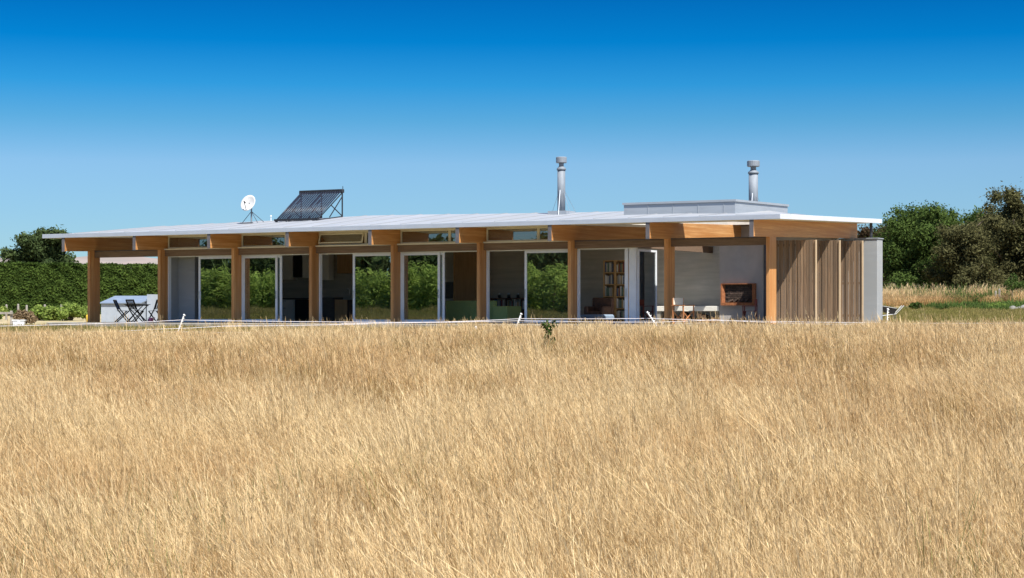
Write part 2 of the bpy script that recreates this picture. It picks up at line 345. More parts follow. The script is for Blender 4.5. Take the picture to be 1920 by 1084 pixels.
# clerestory windows (bays 2..6)
def win_frame(name, u0, u1, v, z0, z1, w, d, mat, parent):
    m = MB(); m.box(u0, u1, v, v+d, z0, z0+w); m.box(u0, u1, v, v+d, z1-w, z1); m.box(u0, u0+w, v, v+d, z0+w, z1-w); m.box(u1-w, u1, v, v+d, z0+w, z1-w)
    return m.build(name, mat, parent)
for i in range(1, 6):
    a, b = UP[i]+PW+.005, UP[i+1]-.005; mid = a+(b-a)*.60
    z0, z1 = 2.90, zs(.5)-.02
    MB().box(a, b, .455, .525, z1-.001, zs(.49)-.004).build('head_trim', M['cream'], house)
    for k, (p, q) in enumerate(((a, mid), (mid+.003, b))):
        fo = win_frame('clerestory_window', p, q, .46, z0, z1, .05, .06, M['cream'], house)
        opened = (i == 3 and k == 0) or (i == 2 and k == 1)
        if opened:
            so = MB(); tz = z1-.055; ang = R(16); L_ = z1-z0-.11
            bz, bv = tz-L_*math.cos(ang), .455-L_*math.sin(ang)
            for s0, s1 in (((p+.055), (p+.10)), ((q-.10), (q-.055))): so.hexa([(s0,bv-.03,bz),(s1,bv-.03,bz),(s1,bv,bz),(s0,bv,bz),(s0,.425,tz),(s1,.425,tz),(s1,.455,tz),(s0,.455,tz)])
            so.bar(((p+.1), .44, tz-.02), ((q-.1), .44, tz-.02), .03, .045); so.bar(((p+.1), bv-.012, bz+.02), ((q-.1), bv-.012, bz+.02), .03, .045)
            so.build('opening_sash', M['cream'], fo)
            MB().poly([(p+.1,bv-.012,bz+.03),(q-.1,bv-.012,bz+.03),(q-.1,.44,tz-.03),(p+.1,.44,tz-.03)]).build('glass_pane', M['glass_hi'], fo)
        else:
            MB().box(p+.05, q-.05, .485, .493, z0+.05, z1-.05).build('glass_pane', M['glass_hi'], fo)
# sliding doors
def leaf(u0, u1, v, z0=.055, z1=2.56, handle=None):
    d = win_frame('sliding_door', u0, u1, v, z0, z1, .085, .045, M['alu'], house)
    MB().box(u0+.085, u1-.085, v+.018, v+.026, z0+.085, z1-.085).build('glass_pane', M['glass'], d)
    if handle is not None:
        hm = MB(); hm.bar((handle, v-.045, .92), (handle, v-.045, 1.22), .025, .02, (1,0,0)); hm.bar((handle, v-.04, .95), (handle, v+.002, .95), .02, .02); hm.bar((handle, v-.04, 1.19), (handle, v+.002, 1.19), .02, .02)
        hm.build('handle', M['steel'], d)
    return d
for i in range(1, 7):
    a, b = UP[i]+PW+.004, UP[i+1]-.004
    if i == 6: b = -4.83
    m = MB(); m.box(a, b, .46, .60, .004, .05); m.box(a, b, .46, .60, 2.565, 2.599); m.box(a, a+.05, .46, .60, .05, 2.565)
    if i < 6: m.box(b-.05, b, .46, .60, .05, 2.565)
    m.build('door_frame', M['alu'], house)
VL = .475
leaf(-23.56, -21.66, VL, handle=-23.52); leaf(-25.0, -23.2, VL+.06) if False else None
leaf(-21.42, -19.80, VL, handle=-19.84); leaf(-21.36, -19.63, VL+.062)
leaf(-16.36, -14.46, VL, handle=-16.32)
leaf(-14.22, -12.61, VL, handle=-12.65); leaf(-14.16, -12.45, VL+.062)
leaf(-9.14, -7.26, VL, handle=-9.10)
# living room corner: leaf edge, corner column and glazed side wall
m = MB(); m.box(-5.27, -5.15, .475, .52, .055, 2.56); sd = m.build('door_stile', M['alu'], house)
hm = MB(); hm.bar((-5.2, .43, .92), (-5.2, .43, 1.22), .025, .02, (1,0,0)); hm.build('handle', M['steel'], sd)
MB().box(-5.12, -4.86, .50, .60, .052, 2.56).build('corner_column', M['alu'], house)
m = MB(); m.box(-4.86, -4.81, .605, .68, .05, 2.56); m.box(-4.86, -4.81, 2.04, 2.12, .05, 2.56); m.box(-4.86, -4.81, .68, 2.04, .05, .13); m.box(-4.86, -4.81, .68, 2.04, 2.48, 2.56)
sw = m.build('side_sliding_door', M['alu'], house); MB().box(-4.84, -4.832, .68, 2.04, .13, 2.48).build('glass_pane', M['glass'], sw)
MB().box(-4.9, -4.78, .6, 7.09, 2.60, 2.84).build('transom', M['transom'], house)
# walls
MB().box(-25.25, -7.6, 7.12, 7.34, 0, 2.93).build('back_wall', M['concrete'], house); MB().box(-7.598, -.02, 7.12, 7.34, 0, 3.58).build('back_wall', M['concrete'], house)
for k in range(5):  # unseen rear windows, added to bring sky light into the rooms
    a = -25.2+k*3.52; fo = win_frame('added_rear_window', a+.05, a+3.45, 7.2, 2.935, zs(7.2)-.02, .05, .06, M['cream'], house)
    MB().box(a+.1, a+3.4, 7.225, 7.233, 2.99, zs(7.2)-.075).build('glass_pane', M['glass_hi'], fo)
MB().box(-25.28, -25.06, .47, 7.11, 0, 3.38).build('end_wall', M['concrete_wall'], house)
ea, eb, ec = atv(320, 500, 1.2)[0], atv(330.5, 500, 1.2)[0], atv(365, 500, 1.1)[0]
MB().box(ea, eb-.002, 1.2, 1.3, .03, 3.39).build('entry_lining', M['pine'], house)
MB().box(eb, ec, 1.1, 1.3, .03, 3.39).build('entry_wall', M['concrete_wall'], house)
MB().box(-2.8-1.52, -2.64, 6.6, 7.118, 0, 3.55).build('chimney_breast', M['breast'], house)
m = MB(); m.box(-8.2, -4.33, 6.58, 7.118, .45, .635); m.build('bench', M['bench'], house, bevel=.01)
MB().box(-6.9, -6.7, 6.62, 7.1, 0, .449).build('bench_support', M['slab'], house)
MB().box(-1.4, 1.13, 8.2, 8.83, -.2, 3.06).build('concrete_wall', M['concrete_wall'], house, bevel=.012)
MB().box(-1.42, 1.16, 8.17, 8.86, 3.063, 3.095).build('wall_capping', M['upstand'], house)
MB().tube([(.8, 8.5, 3.09), (.8, 8.5, zs(8.5)-.002)], .055, 10).build('steel_column', M['dark'], house, smooth=True)
MB().box(-2.45, -2.33, 6.2, 6.32, 0, zs(6.2)-.56).build('steel_column', M['dark'], house)
# fireplace: rusted steel surround with splayed reveals, brick firebox
fu0, fu1, fz0, fz1 = -4.22, -2.88, .66, 1.46; V0 = 6.597
m = MB(); D = .13
for a, b, c, d in ((fu0,fu1,fz0,fz0+.10),(fu0,fu1,fz1-.03,fz1),(fu0,fu0+.05,fz0+.10,fz1-.03),(fu1-.12,fu1,fz0+.10,fz1-.03)): m.box(a, b, V0-D, V0, c, d)
m.poly([(fu0+.05,V0-D+.01,fz0+.1),(fu0+.05,V0-D+.01,fz1-.03),(fu0+.14,V0-.002,fz1-.03),(fu0+.14,V0-.002,fz0+.1)])
fp = m.build('fireplace_surround', M['rust'], house)
MB().box(fu0+.09, fu1-.09, V0-.012, V0-.002, fz0+.08, fz1-.02).build('firebox_back', M['mortar'], fp)
bme = None
for r in range(9):
    for k in range(7):
        u = fu0+.16+k*.165+(.08 if r % 2 else 0)
        if u+.15 > fu1-.12: continue
        if bme is None: bo = MB().box(0, .15, 0, .03, 0, .062).build('brick', M['brick'], fp); bme = bo.data
        else: bo = link('brick', bme, None, fp)
        bo.location = (u, V0-.03, fz0+.112+r*.073)
for k in range(4): MB().tube([(fu0+.3+k*.22, V0-.09, fz0+.13), (fu0+.46+k*.2, V0-.06, fz0+.2+.05*(k % 2))], .035, 7).build('charred_log', M['brick'], fp)
# timber screens (fins) under the last beam
bd = {}
for k, (x, zt) in enumerate(((1529.5, 2.80), (1574, 2.87), (1617, 2.945))):
    v = atu(x, 500, UR)[0]
    sc_ = MB(); sc_.box(UR-1.5, UR-.02, v+.03, v+.07, .25, .33); sc_.box(UR-1.5, UR-.02, v+.03, v+.07, 1.4, 1.48); sc_.box(UR-1.5, UR-.02, v+.03, v+.07, zt-.2, zt-.12)
    so = sc_.build('timber_screen', M['cedar'], house); MB().box(UR-.015, UR+.02, v-.035, v+.07, .02, zt).build('edge_trim', M['cedar_lit'], so)
    me = None
    for j in range(15):
        if me is None: bo = MB().box(0, .086, 0, .022, 0, zt-.03).build('board', M['cedar'], so); me = bo.data
        else: bo = link('board', me, None, so)
        bo.location = (UR-1.5+j*.0988, v-.018*(j % 2)+.004*((j*7) % 3), .03+.004*((j*5) % 3))
# ------------------------------------------------------------------ interior things
def cabinet(name, label, cat, x0, x1, y0, y1, v, d, mat, rows=1, cols=1, knob=True, group=None):
    u0, zt = atv(x0, y0, v); u1, zb = atv(x1, y1, v); zb = max(zb, .032) if y1 < 596 else .032
    o = thing(name, label, cat, ((u0+u1)/2, v+d/2, zb), 0, group); w, h = (u1-u0)/2, zt-zb
    MB().box(-w, w, -d/2+.02, d/2, 0, h).build('carcass', mat, o)
    for r in range(rows):
        for c in range(cols):
            a = -w+.004+c*2*w/cols; b = a+2*w/cols-.008; p = .004+r*h/rows; q = p+h/rows-.008
            dr = MB().box(a, b, -d/2, -d/2+.018, p, q).build('door_front', mat, o)
            if knob: MB().bar(((a+b)/2-.06, -d/2-.012, q-.05), ((a+b)/2+.06, -d/2-.012, q-.05), .015, .012).build('handle', M['black'], dr)
    return o
KV = 6.5
cabinet('wall_cabinet', 'white wall cabinet over the drawer unit in the kitchen', 'cabinet', 516, 548, 474, 524, KV, .38, M['cab_white'], 1, 2, False)
cabinet('wall_cabinet', 'white wall cabinet between the dark range hood and a timber post', 'cabinet', 567, 590, 474, 521, KV, .38, M['cab_white'], 1, 1, False)
cabinet('wall_cabinet', 'white wall cabinet above the dark fridge unit in the kitchen', 'cabinet', 596, 616, 474, 525, KV, .38, M['cab_white'], 1, 1, False)
cabinet('range_hood', 'dark range hood between white kitchen wall cabinets', 'range hood', 549.5, 565.5, 474, 520, KV+.05, .3, M['black'], 1, 1, False)
cabinet('drawer_unit', 'white kitchen drawer unit with three drawers beside the black oven', 'drawers', 516, 552, 562, 602, KV-.2, .58, M['cab_white'], 3, 1)
cabinet('oven', 'black built-in oven beside the white kitchen drawers', 'oven', 553, 590, 562, 602, KV-.2, .58, M['black'], 1, 1)
cabinet('kitchen_bench', 'dark kitchen bench unit behind the open sliding door', 'kitchen bench', 592, 627, 558, 603, KV-2.2, .6, M['tile'], 1, 1, False)
cabinet('kitchen_cabinet', 'honey timber kitchen cabinet under the sink', 'cabinet', 627.5, 651, 562, 603, KV-2.2, .6, M['ply_door'], 1, 1, False)
cabinet('wall_cabinet', 'honey timber wall cabinet above the kitchen sink', 'cabinet', 632, 672, 474, 512, KV, .38, M['ply_door'], 1, 2, False)
cabinet('wine_rack', 'dark open shelf unit beside the honey timber cabinet', 'shelf', 651.5, 672, 562, 603, KV-2.2, .6, M['chair_wood'], 4, 1, False)
u0, z0 = atv(516, 561, KV-.2); u1, _ = atv(590, 561, KV-.2)
tag(MB().box(u0, u1, KV-.25, 7.1, z0+.003, z0+.04).build('worktop', M['tile']), 'dark worktop over the white drawers and oven', 'worktop')
tag(MB().box(-19.9, -15.2, 7.085, 7.115, .96, 1.62).build('splashback', M['tile']), 'dark tiled splashback on the kitchen wall', 'splashback')
u0, z0 = atv(650, 558, KV-2.1)
fc = thing('tap', 'chrome mixer tap on the kitchen sink bench', 'tap', (u0, KV-1.9, z0))
MB().tube([(0,0,0),(0,0,.3),(-.05,0,.36),(-.13,0,.34),(-.15,0,.27)], .013, 8).build('spout', M['steel'], fc, smooth=True)
MB().tube([(.0,0,.08),(.09,0,.12)], .01, 6).build('lever', M['steel'], fc)
# plywood door panels, sofa, low shelf
u0, z1 = atv(852, 474, 6.6); u1, _ = atv(905, 474, 6.6)
wp = thing('plywood_wardrobe', 'tall plywood cupboard door panel behind the green sofa', 'cupboard', ((u0+u1)/2, 6.9, .03))
MB().box(-(u1-u0)/2, (u1-u0)/2, -.28, .2, 0, 2.9).build('carcass', M['ply_door'], wp); MB().box(-(u1-u0)/2-.05, -(u1-u0)/2-.002, -.3, .2, 0, 2.9).build('side_panel', M['pine'], wp)
u0, z1 = atv(835, 564, 2.6); u1, _ = atv(928, 564, 2.6); u2, z2 = atv(955, 574, 2.2)
so = thing('sofa', 'moss green upholstered sofa seen from behind', 'sofa', ((u0+u1)/2, 2.6, .03)); w = (u1-u0)/2
MB().box(-w, w, 0, .2, .03, z1-.03).build('backrest', M['green'], so, bevel=.03); MB().box(-w+.05, w-.05, .205, .95, .03, .42).build('seat', M['green'], so, bevel=.04)
MB().box(w+.004, w+.62, -.2, .9, .03, z2-.03).build('armrest', M['green'], so, bevel=.03)
MB().box(-w, -w+.2, .205, .95, .03, .6).build('armrest', M['green'], so, bevel=.03)
u0, zt = atv(918, 559, 6.5); u1, _ = atv(1005, 559, 6.5)
ls = thing('low_bookshelf', 'low brown bookshelf against the grey living room wall', 'bookshelf', ((u0+u1)/2, 6.75, .03)); w = (u1-u0)/2; h = zt-.03
MB().box(-w, w, -.18, .3, h-.03, h).build('top', M['brown'], ls); MB().box(-w, w, -.18, .3, .02, .05).build('bottom_shelf', M['brown'], ls); MB().box(-w, w, -.18, .3, h*.5, h*.5+.025).build('shelf', M['brown'], ls)
for k in range(4): x = -w+k*(2*w-.03)/3; MB().box(x, x+.03, -.179, .3, .051, h-.031).build('divider', M['brown'], ls)
def books(u0, u1, v, z, hmax, label, group, n=14):
    x = u0
    while x < u1-.05:
        t = random.uniform(.03, .075); h = hmax*random.uniform(.72, .97); b = MB().box(0, t-.006, 0, .2, 0, h).build('book', random.choice(M_BOOK))
        b.location = (x, v, z); tag(b, label, 'book', group); x += t
for k in range(3):
    a = ls.location.x-w+.03+k*(2*w-.03)/3+.02; b = a+(2*w)/3-.07
    books(a, b, 6.62, .03+h*.5+.026, h*.5-.06, 'book standing upright in the low brown bookshelf', 'books in the low shelf')
for k in range(4):
    c = thing('jar', 'dark jar standing on top of the low brown bookshelf', 'jar', (ls.location.x-w+.3+k*.42, 6.75, .03+h), 0, 'jars on the low shelf')
    MB().tube([(0,0,0),(0,0,.12),(0,0,.15)], [.06,.065,.04], 8).build('body', M['black'], c, smooth=True); MB().tube([(0,0,.151),(0,0,.175)], .042, 8).build('lid', M['steel'], c)
# tall bookcases
bv = 5.9
def bookcase(x0, x1, label, lab2, grp):
    u0, zt = atv(x0, 488, bv); u1, _ = atv(x1, 488, bv); w = (u1-u0)/2; h = zt-.03; o = thing('bookcase', label, 'bookcase', ((u0+u1)/2, bv+.15, .03))
    for s in (-1, 1): MB().box(*sorted((s*w, s*(w-.035))), -.15, .17, 0, h).build('side_panel', M['pine'], o)
    MB().box(-w+.036, w-.036, .15, .165, 0, h).build('back_panel', M['pine'], o)
    for k in range(6):
        z = .05+k*(h-.09)/5; MB().box(-w+.036, w-.036, -.15, .149, z, z+.035).build('shelf', M['pine'], o)
        if k < 5: books(u0+.05, u1-.05, bv+.04, .03+z+.037, (h-.09)/5-.05, lab2, grp)
bookcase(1131, 1152.5, 'tall pine bookcase standing beside the grey wall', 'book in the tall pine bookcase beside the grey wall', 'books in the first bookcase')
bookcase(1153, 1176, 'tall pine bookcase standing beside the white door stile', 'book in the tall pine bookcase beside the white door stile', 'books in the second bookcase')
u0, zt = atv(1094, 558, 4.6); u1, _ = atv(1132, 558, 4.6); w = (u1-u0)/2
ch = thing('leather_armchair', 'dark brown leather armchair in front of the bookcase', 'armchair', ((u0+u1)/2, 4.8, .03))
MB().box(-w, w, .5, .7, .05, zt-.03).build('backrest', M['brown'], ch, bevel=.04); MB().box(-w+.18, w-.18, -.2, .49, .05, .42).build('seat', M['brown'], ch, bevel=.04)
for s in (-1, 1): MB().box(*sorted((s*w, s*(w-.17))), -.2, .49, .05, .6).build('armrest', M['brown'], ch, bevel=.04)
u0, _ = atv(1090, 595, 2.2); u1, _ = atv(1130, 595, 2.2)
dbd = thing('daybed', 'blue grey daybed mattress behind the open sliding door', 'daybed', ((u0+u1)/2, 2.4, .03)); w = (u1-u0)/2
MB().box(-w, w, -.5, .8, .1, .3).build('mattress', M['blue'], dbd, bevel=.06); MB().box(-w+.05, w-.05, -.45, .75, 0, .098).build('base', M['brown'], dbd)

# ------------------------------------------------------------------ outdoor room: director chairs, firewood
def director_chair(label, loc, rz, wood, cloth):
    o = thing('director_chair', label, 'chair', loc, rz)
    for sx in (-1, 1):
        MB().bar((sx*.27, -.22, .0), (sx*.27, -.22, .62), .035, .03).build('leg', wood, o); MB().bar((sx*.27, .22, 0), (sx*.27, .22, .88), .035, .03).build('leg', wood, o)
        MB().box(*sorted((sx*.235, sx*.31)), -.26, .26, .621, .645).build('armrest', wood, o)
    for y in (-.2, .2):
        MB().bar((-.25, y, .06), (.25, y, .44), .03, .022).build('cross_leg', wood, o); MB().bar((-.25, y+.025, .44), (.25, y+.025, .06), .03, .022).build('cross_leg', wood, o)
    MB().box(-.252, .252, -.21, .21, .445, .462).build('seat', cloth, o); MB().box(-.26, .26, .205, .222, .66, .88).build('backrest', cloth, o)
    return o
p = atv(1281, 600, -.42); director_chair('orange timber director chair with pale canvas beside a glulam post', (p[0], -.42, 0), R(75), M['teak'], M['canvas_w'])
p = atv(1408, 600, 5.7); director_chair('dark red director chair in front of the fireplace', (p[0], 5.6, 0), R(-75), M['canvas_r'], M['canvas_r'])
lme = []
for q in range(5):
    m = MB(); r = .065+.013*q; pts = [(0,0,0),(0,.42,0)]
    m.tube(pts, r, 9, caps=False); lme.append((m, r))
for q in range(5):
    m, r = lme[q]; me = bpy.data.meshes.new('log'); me.from_pydata(m.v, [], m.f); me.materials.append(M['log'])
    n = 9; e = MB(); e.f = []; e.v = m.v[:n]; e.f.append(tuple(reversed(range(n)))); me2 = bpy.data.meshes.new('cut_face'); me2.from_pydata(e.v, [], e.f); me2.materials.append(M['log_end'])
    lme[q] = (me, me2, r)
x = -6.65
while x < -4.45:
    me, me2, r = random.choice(lme); z = r+.002
    for lay in range(random.choice((1, 2, 2))):
        o = link('log', me, None); o.location = (x+r+random.uniform(-.01,.01), 6.66+random.uniform(0,.06), z); o.rotation_euler = (0, random.uniform(0, 6), 0)
        c = link('cut_face', me2, None, o); c.location = (0, -.002, 0)
        tag(o, 'split firewood log stacked under the concrete bench', 'firewood', 'firewood under the bench'); z += 2*r*.98
        if z+r > .44: break
    x += 2*r+.01

# ------------------------------------------------------------------ terrace furniture: folding chairs and table
def folding_chair(label, loc, rz):
    o = thing('folding_chair', label, 'chair', loc, rz); W = M['chair_wood']
    for sx in (-1, 1):
        MB().bar((sx*.21, .30, .0), (sx*.21, -.20, .46), .025, .045).build('leg', W, o)
        MB().bar((sx*.24, -.24, .0), (sx*.24, .18, .52), .025, .045).build('leg', W, o)
        MB().bar((sx*.24, .18, .52), (sx*.24, .36, .92), .025, .045).build('back_post', W, o)
    for k in range(6): y = -.21+k*.075; MB().box(-.2, .2, y, y+.06, .455, .475).build('seat_slat', W, o)
    MB().bar((-.25, .355, .91), (.25, .355, .91), .025, .06).build('top_rail', W, o)
    for k in range(6): x = -.19+k*.076; MB().bar((x, .195, .53), (x, .345, .885), .04, .014, (0,1,0)).build('back_slat', W, o)
    MB().bar((-.22, .27, .04), (.22, .27, .04), .02, .03).build('stretcher', W, o)
    return o
tv = 3.9
tu = atv(257, 600, tv)[0]
tb = thing('terrace_table', 'round dark timber folding table on the open terrace', 'table', (tu, tv, 0), R(20))
for k in range(11):
    x = -.5+k*.092; hw = math.sqrt(max(.02, .27-(x+.04)**2)); MB().box(x, x+.082, -hw, hw, .72, .745).build('top_slat', M['chair_wood'], tb)
MB().box(-.42, .42, -.25, -.2, .68, .719).build('rail', M['chair_wood'], tb); MB().box(-.42, .42, .2, .25, .68, .719).build('rail', M['chair_wood'], tb)
for s in (-1, 1):
    MB().bar((-.35, s*.28, 0), (.35, s*.28, .68), .045, .03).build('leg', M['chair_wood'], tb); MB().bar((.35, s*.24, 0), (-.35, s*.24, .68), .045, .03).build('leg', M['chair_wood'], tb)
p = atv(228, 600, tv)[0]; folding_chair('dark slatted folding chair standing apart beside the terrace table', (p, tv+.1, 0), R(118))
p = atv(256, 600, tv-1.0)[0]; folding_chair('dark slatted folding chair with its back to the field before the table', (p, tv-1.0, 0), R(170))
p = atv(289, 600, tv)[0]; folding_chair('dark slatted folding chair between the terrace table and a post', (p, tv+.1, 0), R(-100))
p = atv(283, 603, 1.0)[0]
kt = thing('watering_can', 'small pink plastic watering can on the terrace floor', 'watering can', (p, 1.0, 0))
MB().tube([(0,0,0),(0,0,.03),(0,0,.16),(0,0,.19)], [.09,.10,.085,.06], 10).build('body', M['pink'], kt, smooth=True); MB().tube([(.08,0,.06),(.2,0,.2)], [.022,.015], 7).build('spout', M['pink'], kt)
MB().tube([(-.09,0,.05),(-.16,0,.1),(-.15,0,.19),(-.06,0,.2)], .012, 6).build('handle', M['white'], kt)

# ------------------------------------------------------------------ on the roof
# evacuated tube collector
fv, rv = 2.2, 3.85
ua = atv(517, 408, fv)[0]; ub = atv(595, 408, fv)[0]; zf = sheet(ua, fv)+.09
zt_ = atv(610, 360, rv)[1]
so = thing('solar_collector', 'dark evacuated tube solar collector tilted on a frame on the roof', 'solar collector', (ua, fv, sheet(ua, fv)+.012)); z0 = sheet(ua, fv)+.012
W_ = ub-ua; DV = rv-fv; ZB = zf-z0; ZT = zt_-z0
nt_ = 18; tub = None
for k in range(nt_):
    x = .05+k*(W_-.1)/(nt_-1)
    if tub is None: tb_ = MB().tube([(0,0,ZB),(0,DV,ZT)], .029, 8).build('tube', M['tube'], so, smooth=True); tub = tb_.data
    else: tb_ = link('tube', tub, None, so)
    tb_.location = (x, 0, 0)
MB().box(-.06, W_+.06, DV-.03, DV+.12, ZT-.06, ZT+.09).build('manifold', M['black'], so, bevel=.02)
MB().box(-.04, W_+.04, -.06, .03, ZB-.05, ZB+.03).build('foot_rail', M['black'], so)
for x in (.0, W_*.5, W_):
    rz_ = sheet(ua+x, rv)-z0-.012+.015
    MB().bar((x, DV+.05, ZT-.06), (x, DV+.05, rz_), .04, .04).build('rear_leg', M['black'], so); MB().bar((x, .0, ZB-.04), (x, DV+.05, rz_+.03), .035, .035).build('base_rail', M['black'], so)
    MB().bar((x, DV*.55, ZB+(ZT-ZB)*.55-.05), (x, DV+.05, rz_+.04), .03, .03).build('brace', M['black'], so); MB().bar((x, .02, ZB-.03), (x, DV+.02, ZT-.07), .04, .03).build('side_rail', M['black'], so)
    MB().bar((x, DV*.5, ZB*.5+rz_*.5+.03), (x, DV+.05, ZT-.2), .03, .03).build('brace', M['black'], so)
MB().box(-.02, .06, -.03, .05, .0, ZB-.05).build('foot', M['black'], so); MB().box(W_-.06, W_+.02, -.03, .05, .0, ZB-.05).build('foot', M['black'], so)
MB().tube([(W_+.02,DV+.06,ZT+.09),(W_+.02,DV+.06,ZT+.2)], .015, 6).build('air_vent', M['black'], so)
# satellite dish
dv_ = 2.4; du_ = atv(470, 414, dv_)[0]; dz = sheet(du_, dv_)
d = thing('satellite_dish', 'white satellite dish on a stayed mast on the roof', 'satellite dish', (du_, dv_, dz-.01)); cz = atv(467, 382, dv_)[1]-dz
m = MB(); nr, ns = 5, 20; ax_ = Vector((.1, -.86, .42)).normalized(); e1 = ax_.cross(Vector((0,0,1))).normalized(); e2 = e1.cross(ax_); cc = Vector((-.03, -.08, cz))
for r in range(nr+1):
    q = r/nr*.34
    for k in range(ns): t = 2*math.pi*k/ns; m.v.append(tuple(cc+e1*q*math.cos(t)*.94+e2*q*math.sin(t)*1.04+ax_*(q*q*.7)))
for r in range(nr):
    for k in range(ns): k2 = (k+1) % ns; m.f.append((r*ns+k, r*ns+k2, (r+1)*ns+k2, (r+1)*ns+k))
ro = m.build('reflector', M['dish'], d, smooth=True); md = ro.modifiers.new('thick', 'SOLIDIFY'); md.thickness = .012
tip = cc+ax_*.36-e2*.10
MB().bar(cc-e2*.32+ax_*.06, tip, .02, .02).build('feed_arm', M['dark'], d); MB().tube([tip, tip-ax_*.1], .028, 8).build('receiver', M['black'], d)
MB().tube([(0,.05,0),(0,.05,cz)], .03, 8).build('mast', M['flue'], d); MB().tube([(0,.05,cz), tuple(cc)], .03, 8).build('bracket', M['dark'], d)
for p in ((-.32,-.15),(.42,-.1),(.3,.45)):
    MB().tube([(0,.05,cz*.62),(p[0],p[1],sheet(du_+p[0],dv_+p[1])-dz+.02)], .012, 6).build('stay', M['dark'], d)
MB().box(-.38, .2, -.2, -.1, sheet(du_,dv_-.15)-dz+.012, sheet(du_,dv_-.15)-dz+.05).build('ballast_rail', M['dark'], d)
# flues
def flue(label, x, v, ytop, dia, base, ybase):
    u = atv(x, 400, v)[0]; z0 = sheet(u, v); o = thing('flue', label, 'flue', (u, v, z0-.01)); H = atv(x, ytop, v)[1]-z0; r = dia/2
    MB().tube([(0,0,.0),(0,0,H-.46)], r, 20).build('pipe', M['flue'], o, smooth=True)
    MB().tube([(0,0,H-.48),(0,0,H-.42),(0,0,H-.34)], [r*1.16,r*1.16,r*.62], 20).build('collar', M['flue'], o, smooth=True)
    MB().tube([(0,0,H-.36),(0,0,H-.16)], r*.6, 16).build('neck', M['flue'], o, smooth=True)
    MB().tube([(0,0,H-.22),(0,0,H-.2),(0,0,H-.02),(0,0,H)], [r*1.2,r*1.36,r*1.36,r*1.25], 20).build('cowl', M['flue'], o, smooth=False)
    for dx, dy in ((.5,-.25),(-.5,.2),(.35,.5)): MB().tube([(0,0,H*.52),(dx,dy,sheet(u+dx,v+dy)-z0+.01)], .006, 5).build('stay_wire', M['steel'], o)
    MB().tube([(.03,-r-.01,H*.42),(.09,-r-.26,sheet(u+.09,v-r-.26)-z0+.01)], .014, 6).build('stay_rod', M['alu'], o)
    if base: MB().box(-.38, .38, -.34, .34, -.06, .11).build('base_flashing', M['upstand'], o)
    return o
flue('tall galvanised flue with a round cowl on a square base flashing', 1052.5, 3.0, 294, .29, True, 400)
flue('galvanised flue with a round cowl rising behind the skylight upstand', 1412.5, 7.2, 301, .34, False, 377)
u, z = atv(508, 408, 3.2); vp = thing('vent_pipe', 'small pale vent pipe on the roof beside the solar collector', 'vent', (u, 3.2, sheet(u, 3.2)-.01))
MB().tube([(0,0,0),(0,0,.2)], .02, 8).build('pipe', M['alu'], vp); MB().tube([(0,0,.2),(0,0,.26)], [.04,.03], 8).build('cap', M['alu'], vp)

# ------------------------------------------------------------------ foliage helper
def leaves(centres, radii, n, size, squash=1.0, core=0.55, soft=False):
    centres = np.array(centres, float); radii = np.array(radii, float)
    wgt = radii**2; k = RNG.choice(len(centres), n, p=wgt/wgt.sum())
    d = RNG.normal(size=(n, 3)); d /= np.linalg.norm(d, axis=1)[:, None]
    rr = radii[k]*(np.abs(RNG.normal(.55, .38, n)) if soft else core+(1.08-core)*RNG.random(n)**.6); P = centres[k]+d*rr[:, None]*np.array([1, 1, squash])
    nrm = d*.8+RNG.normal(size=(n, 3))*.6+np.array([0, 0, .3]); nrm /= np.linalg.norm(nrm, axis=1)[:, None]
    a = np.cross(nrm, RNG.normal(size=(n, 3))); a /= np.linalg.norm(a, axis=1)[:, None]; b = np.cross(nrm, a)
    s = size*(.5+RNG.random(n))[:, None]; V = np.stack([P-a*s, P-b*s*.45, P+a*s, P+b*s*.45], 1).reshape(-1, 3)
    lt = np.random.default_rng(3).normal(0, .13, len(centres)); tone = np.clip(RNG.normal(.45, .2, n)+lt[k], 0, 1)
    return V, np.arange(4*n).reshape(-1, 4), np.repeat(tone, 4)
M['leaf_green'] = leaf_mat('leaf_mid_green', (.034,.060,.017), (.110,.160,.040))
M['leaf_olive'] = leaf_mat('leaf_olive', (.046,.047,.019), (.150,.142,.062))
M['leaf_brown'] = leaf_mat('leaf_brownish', (.055,.038,.022), (.120,.085,.050))
M['leaf_pine'] = leaf_mat('leaf_pine', (.034,.054,.022), (.095,.130,.048), .3)
M['leaf_hedge'] = leaf_mat('leaf_hedge', (.028,.050,.012), (.090,.135,.028), .3)
M['leaf_vine'] = leaf_mat('leaf_vine', (.13,.20,.04), (.36,.44,.11), .5)
M['leaf_dry'] = leaf_mat('leaf_dry', (.16,.11,.06), (.30,.22,.13), .3)
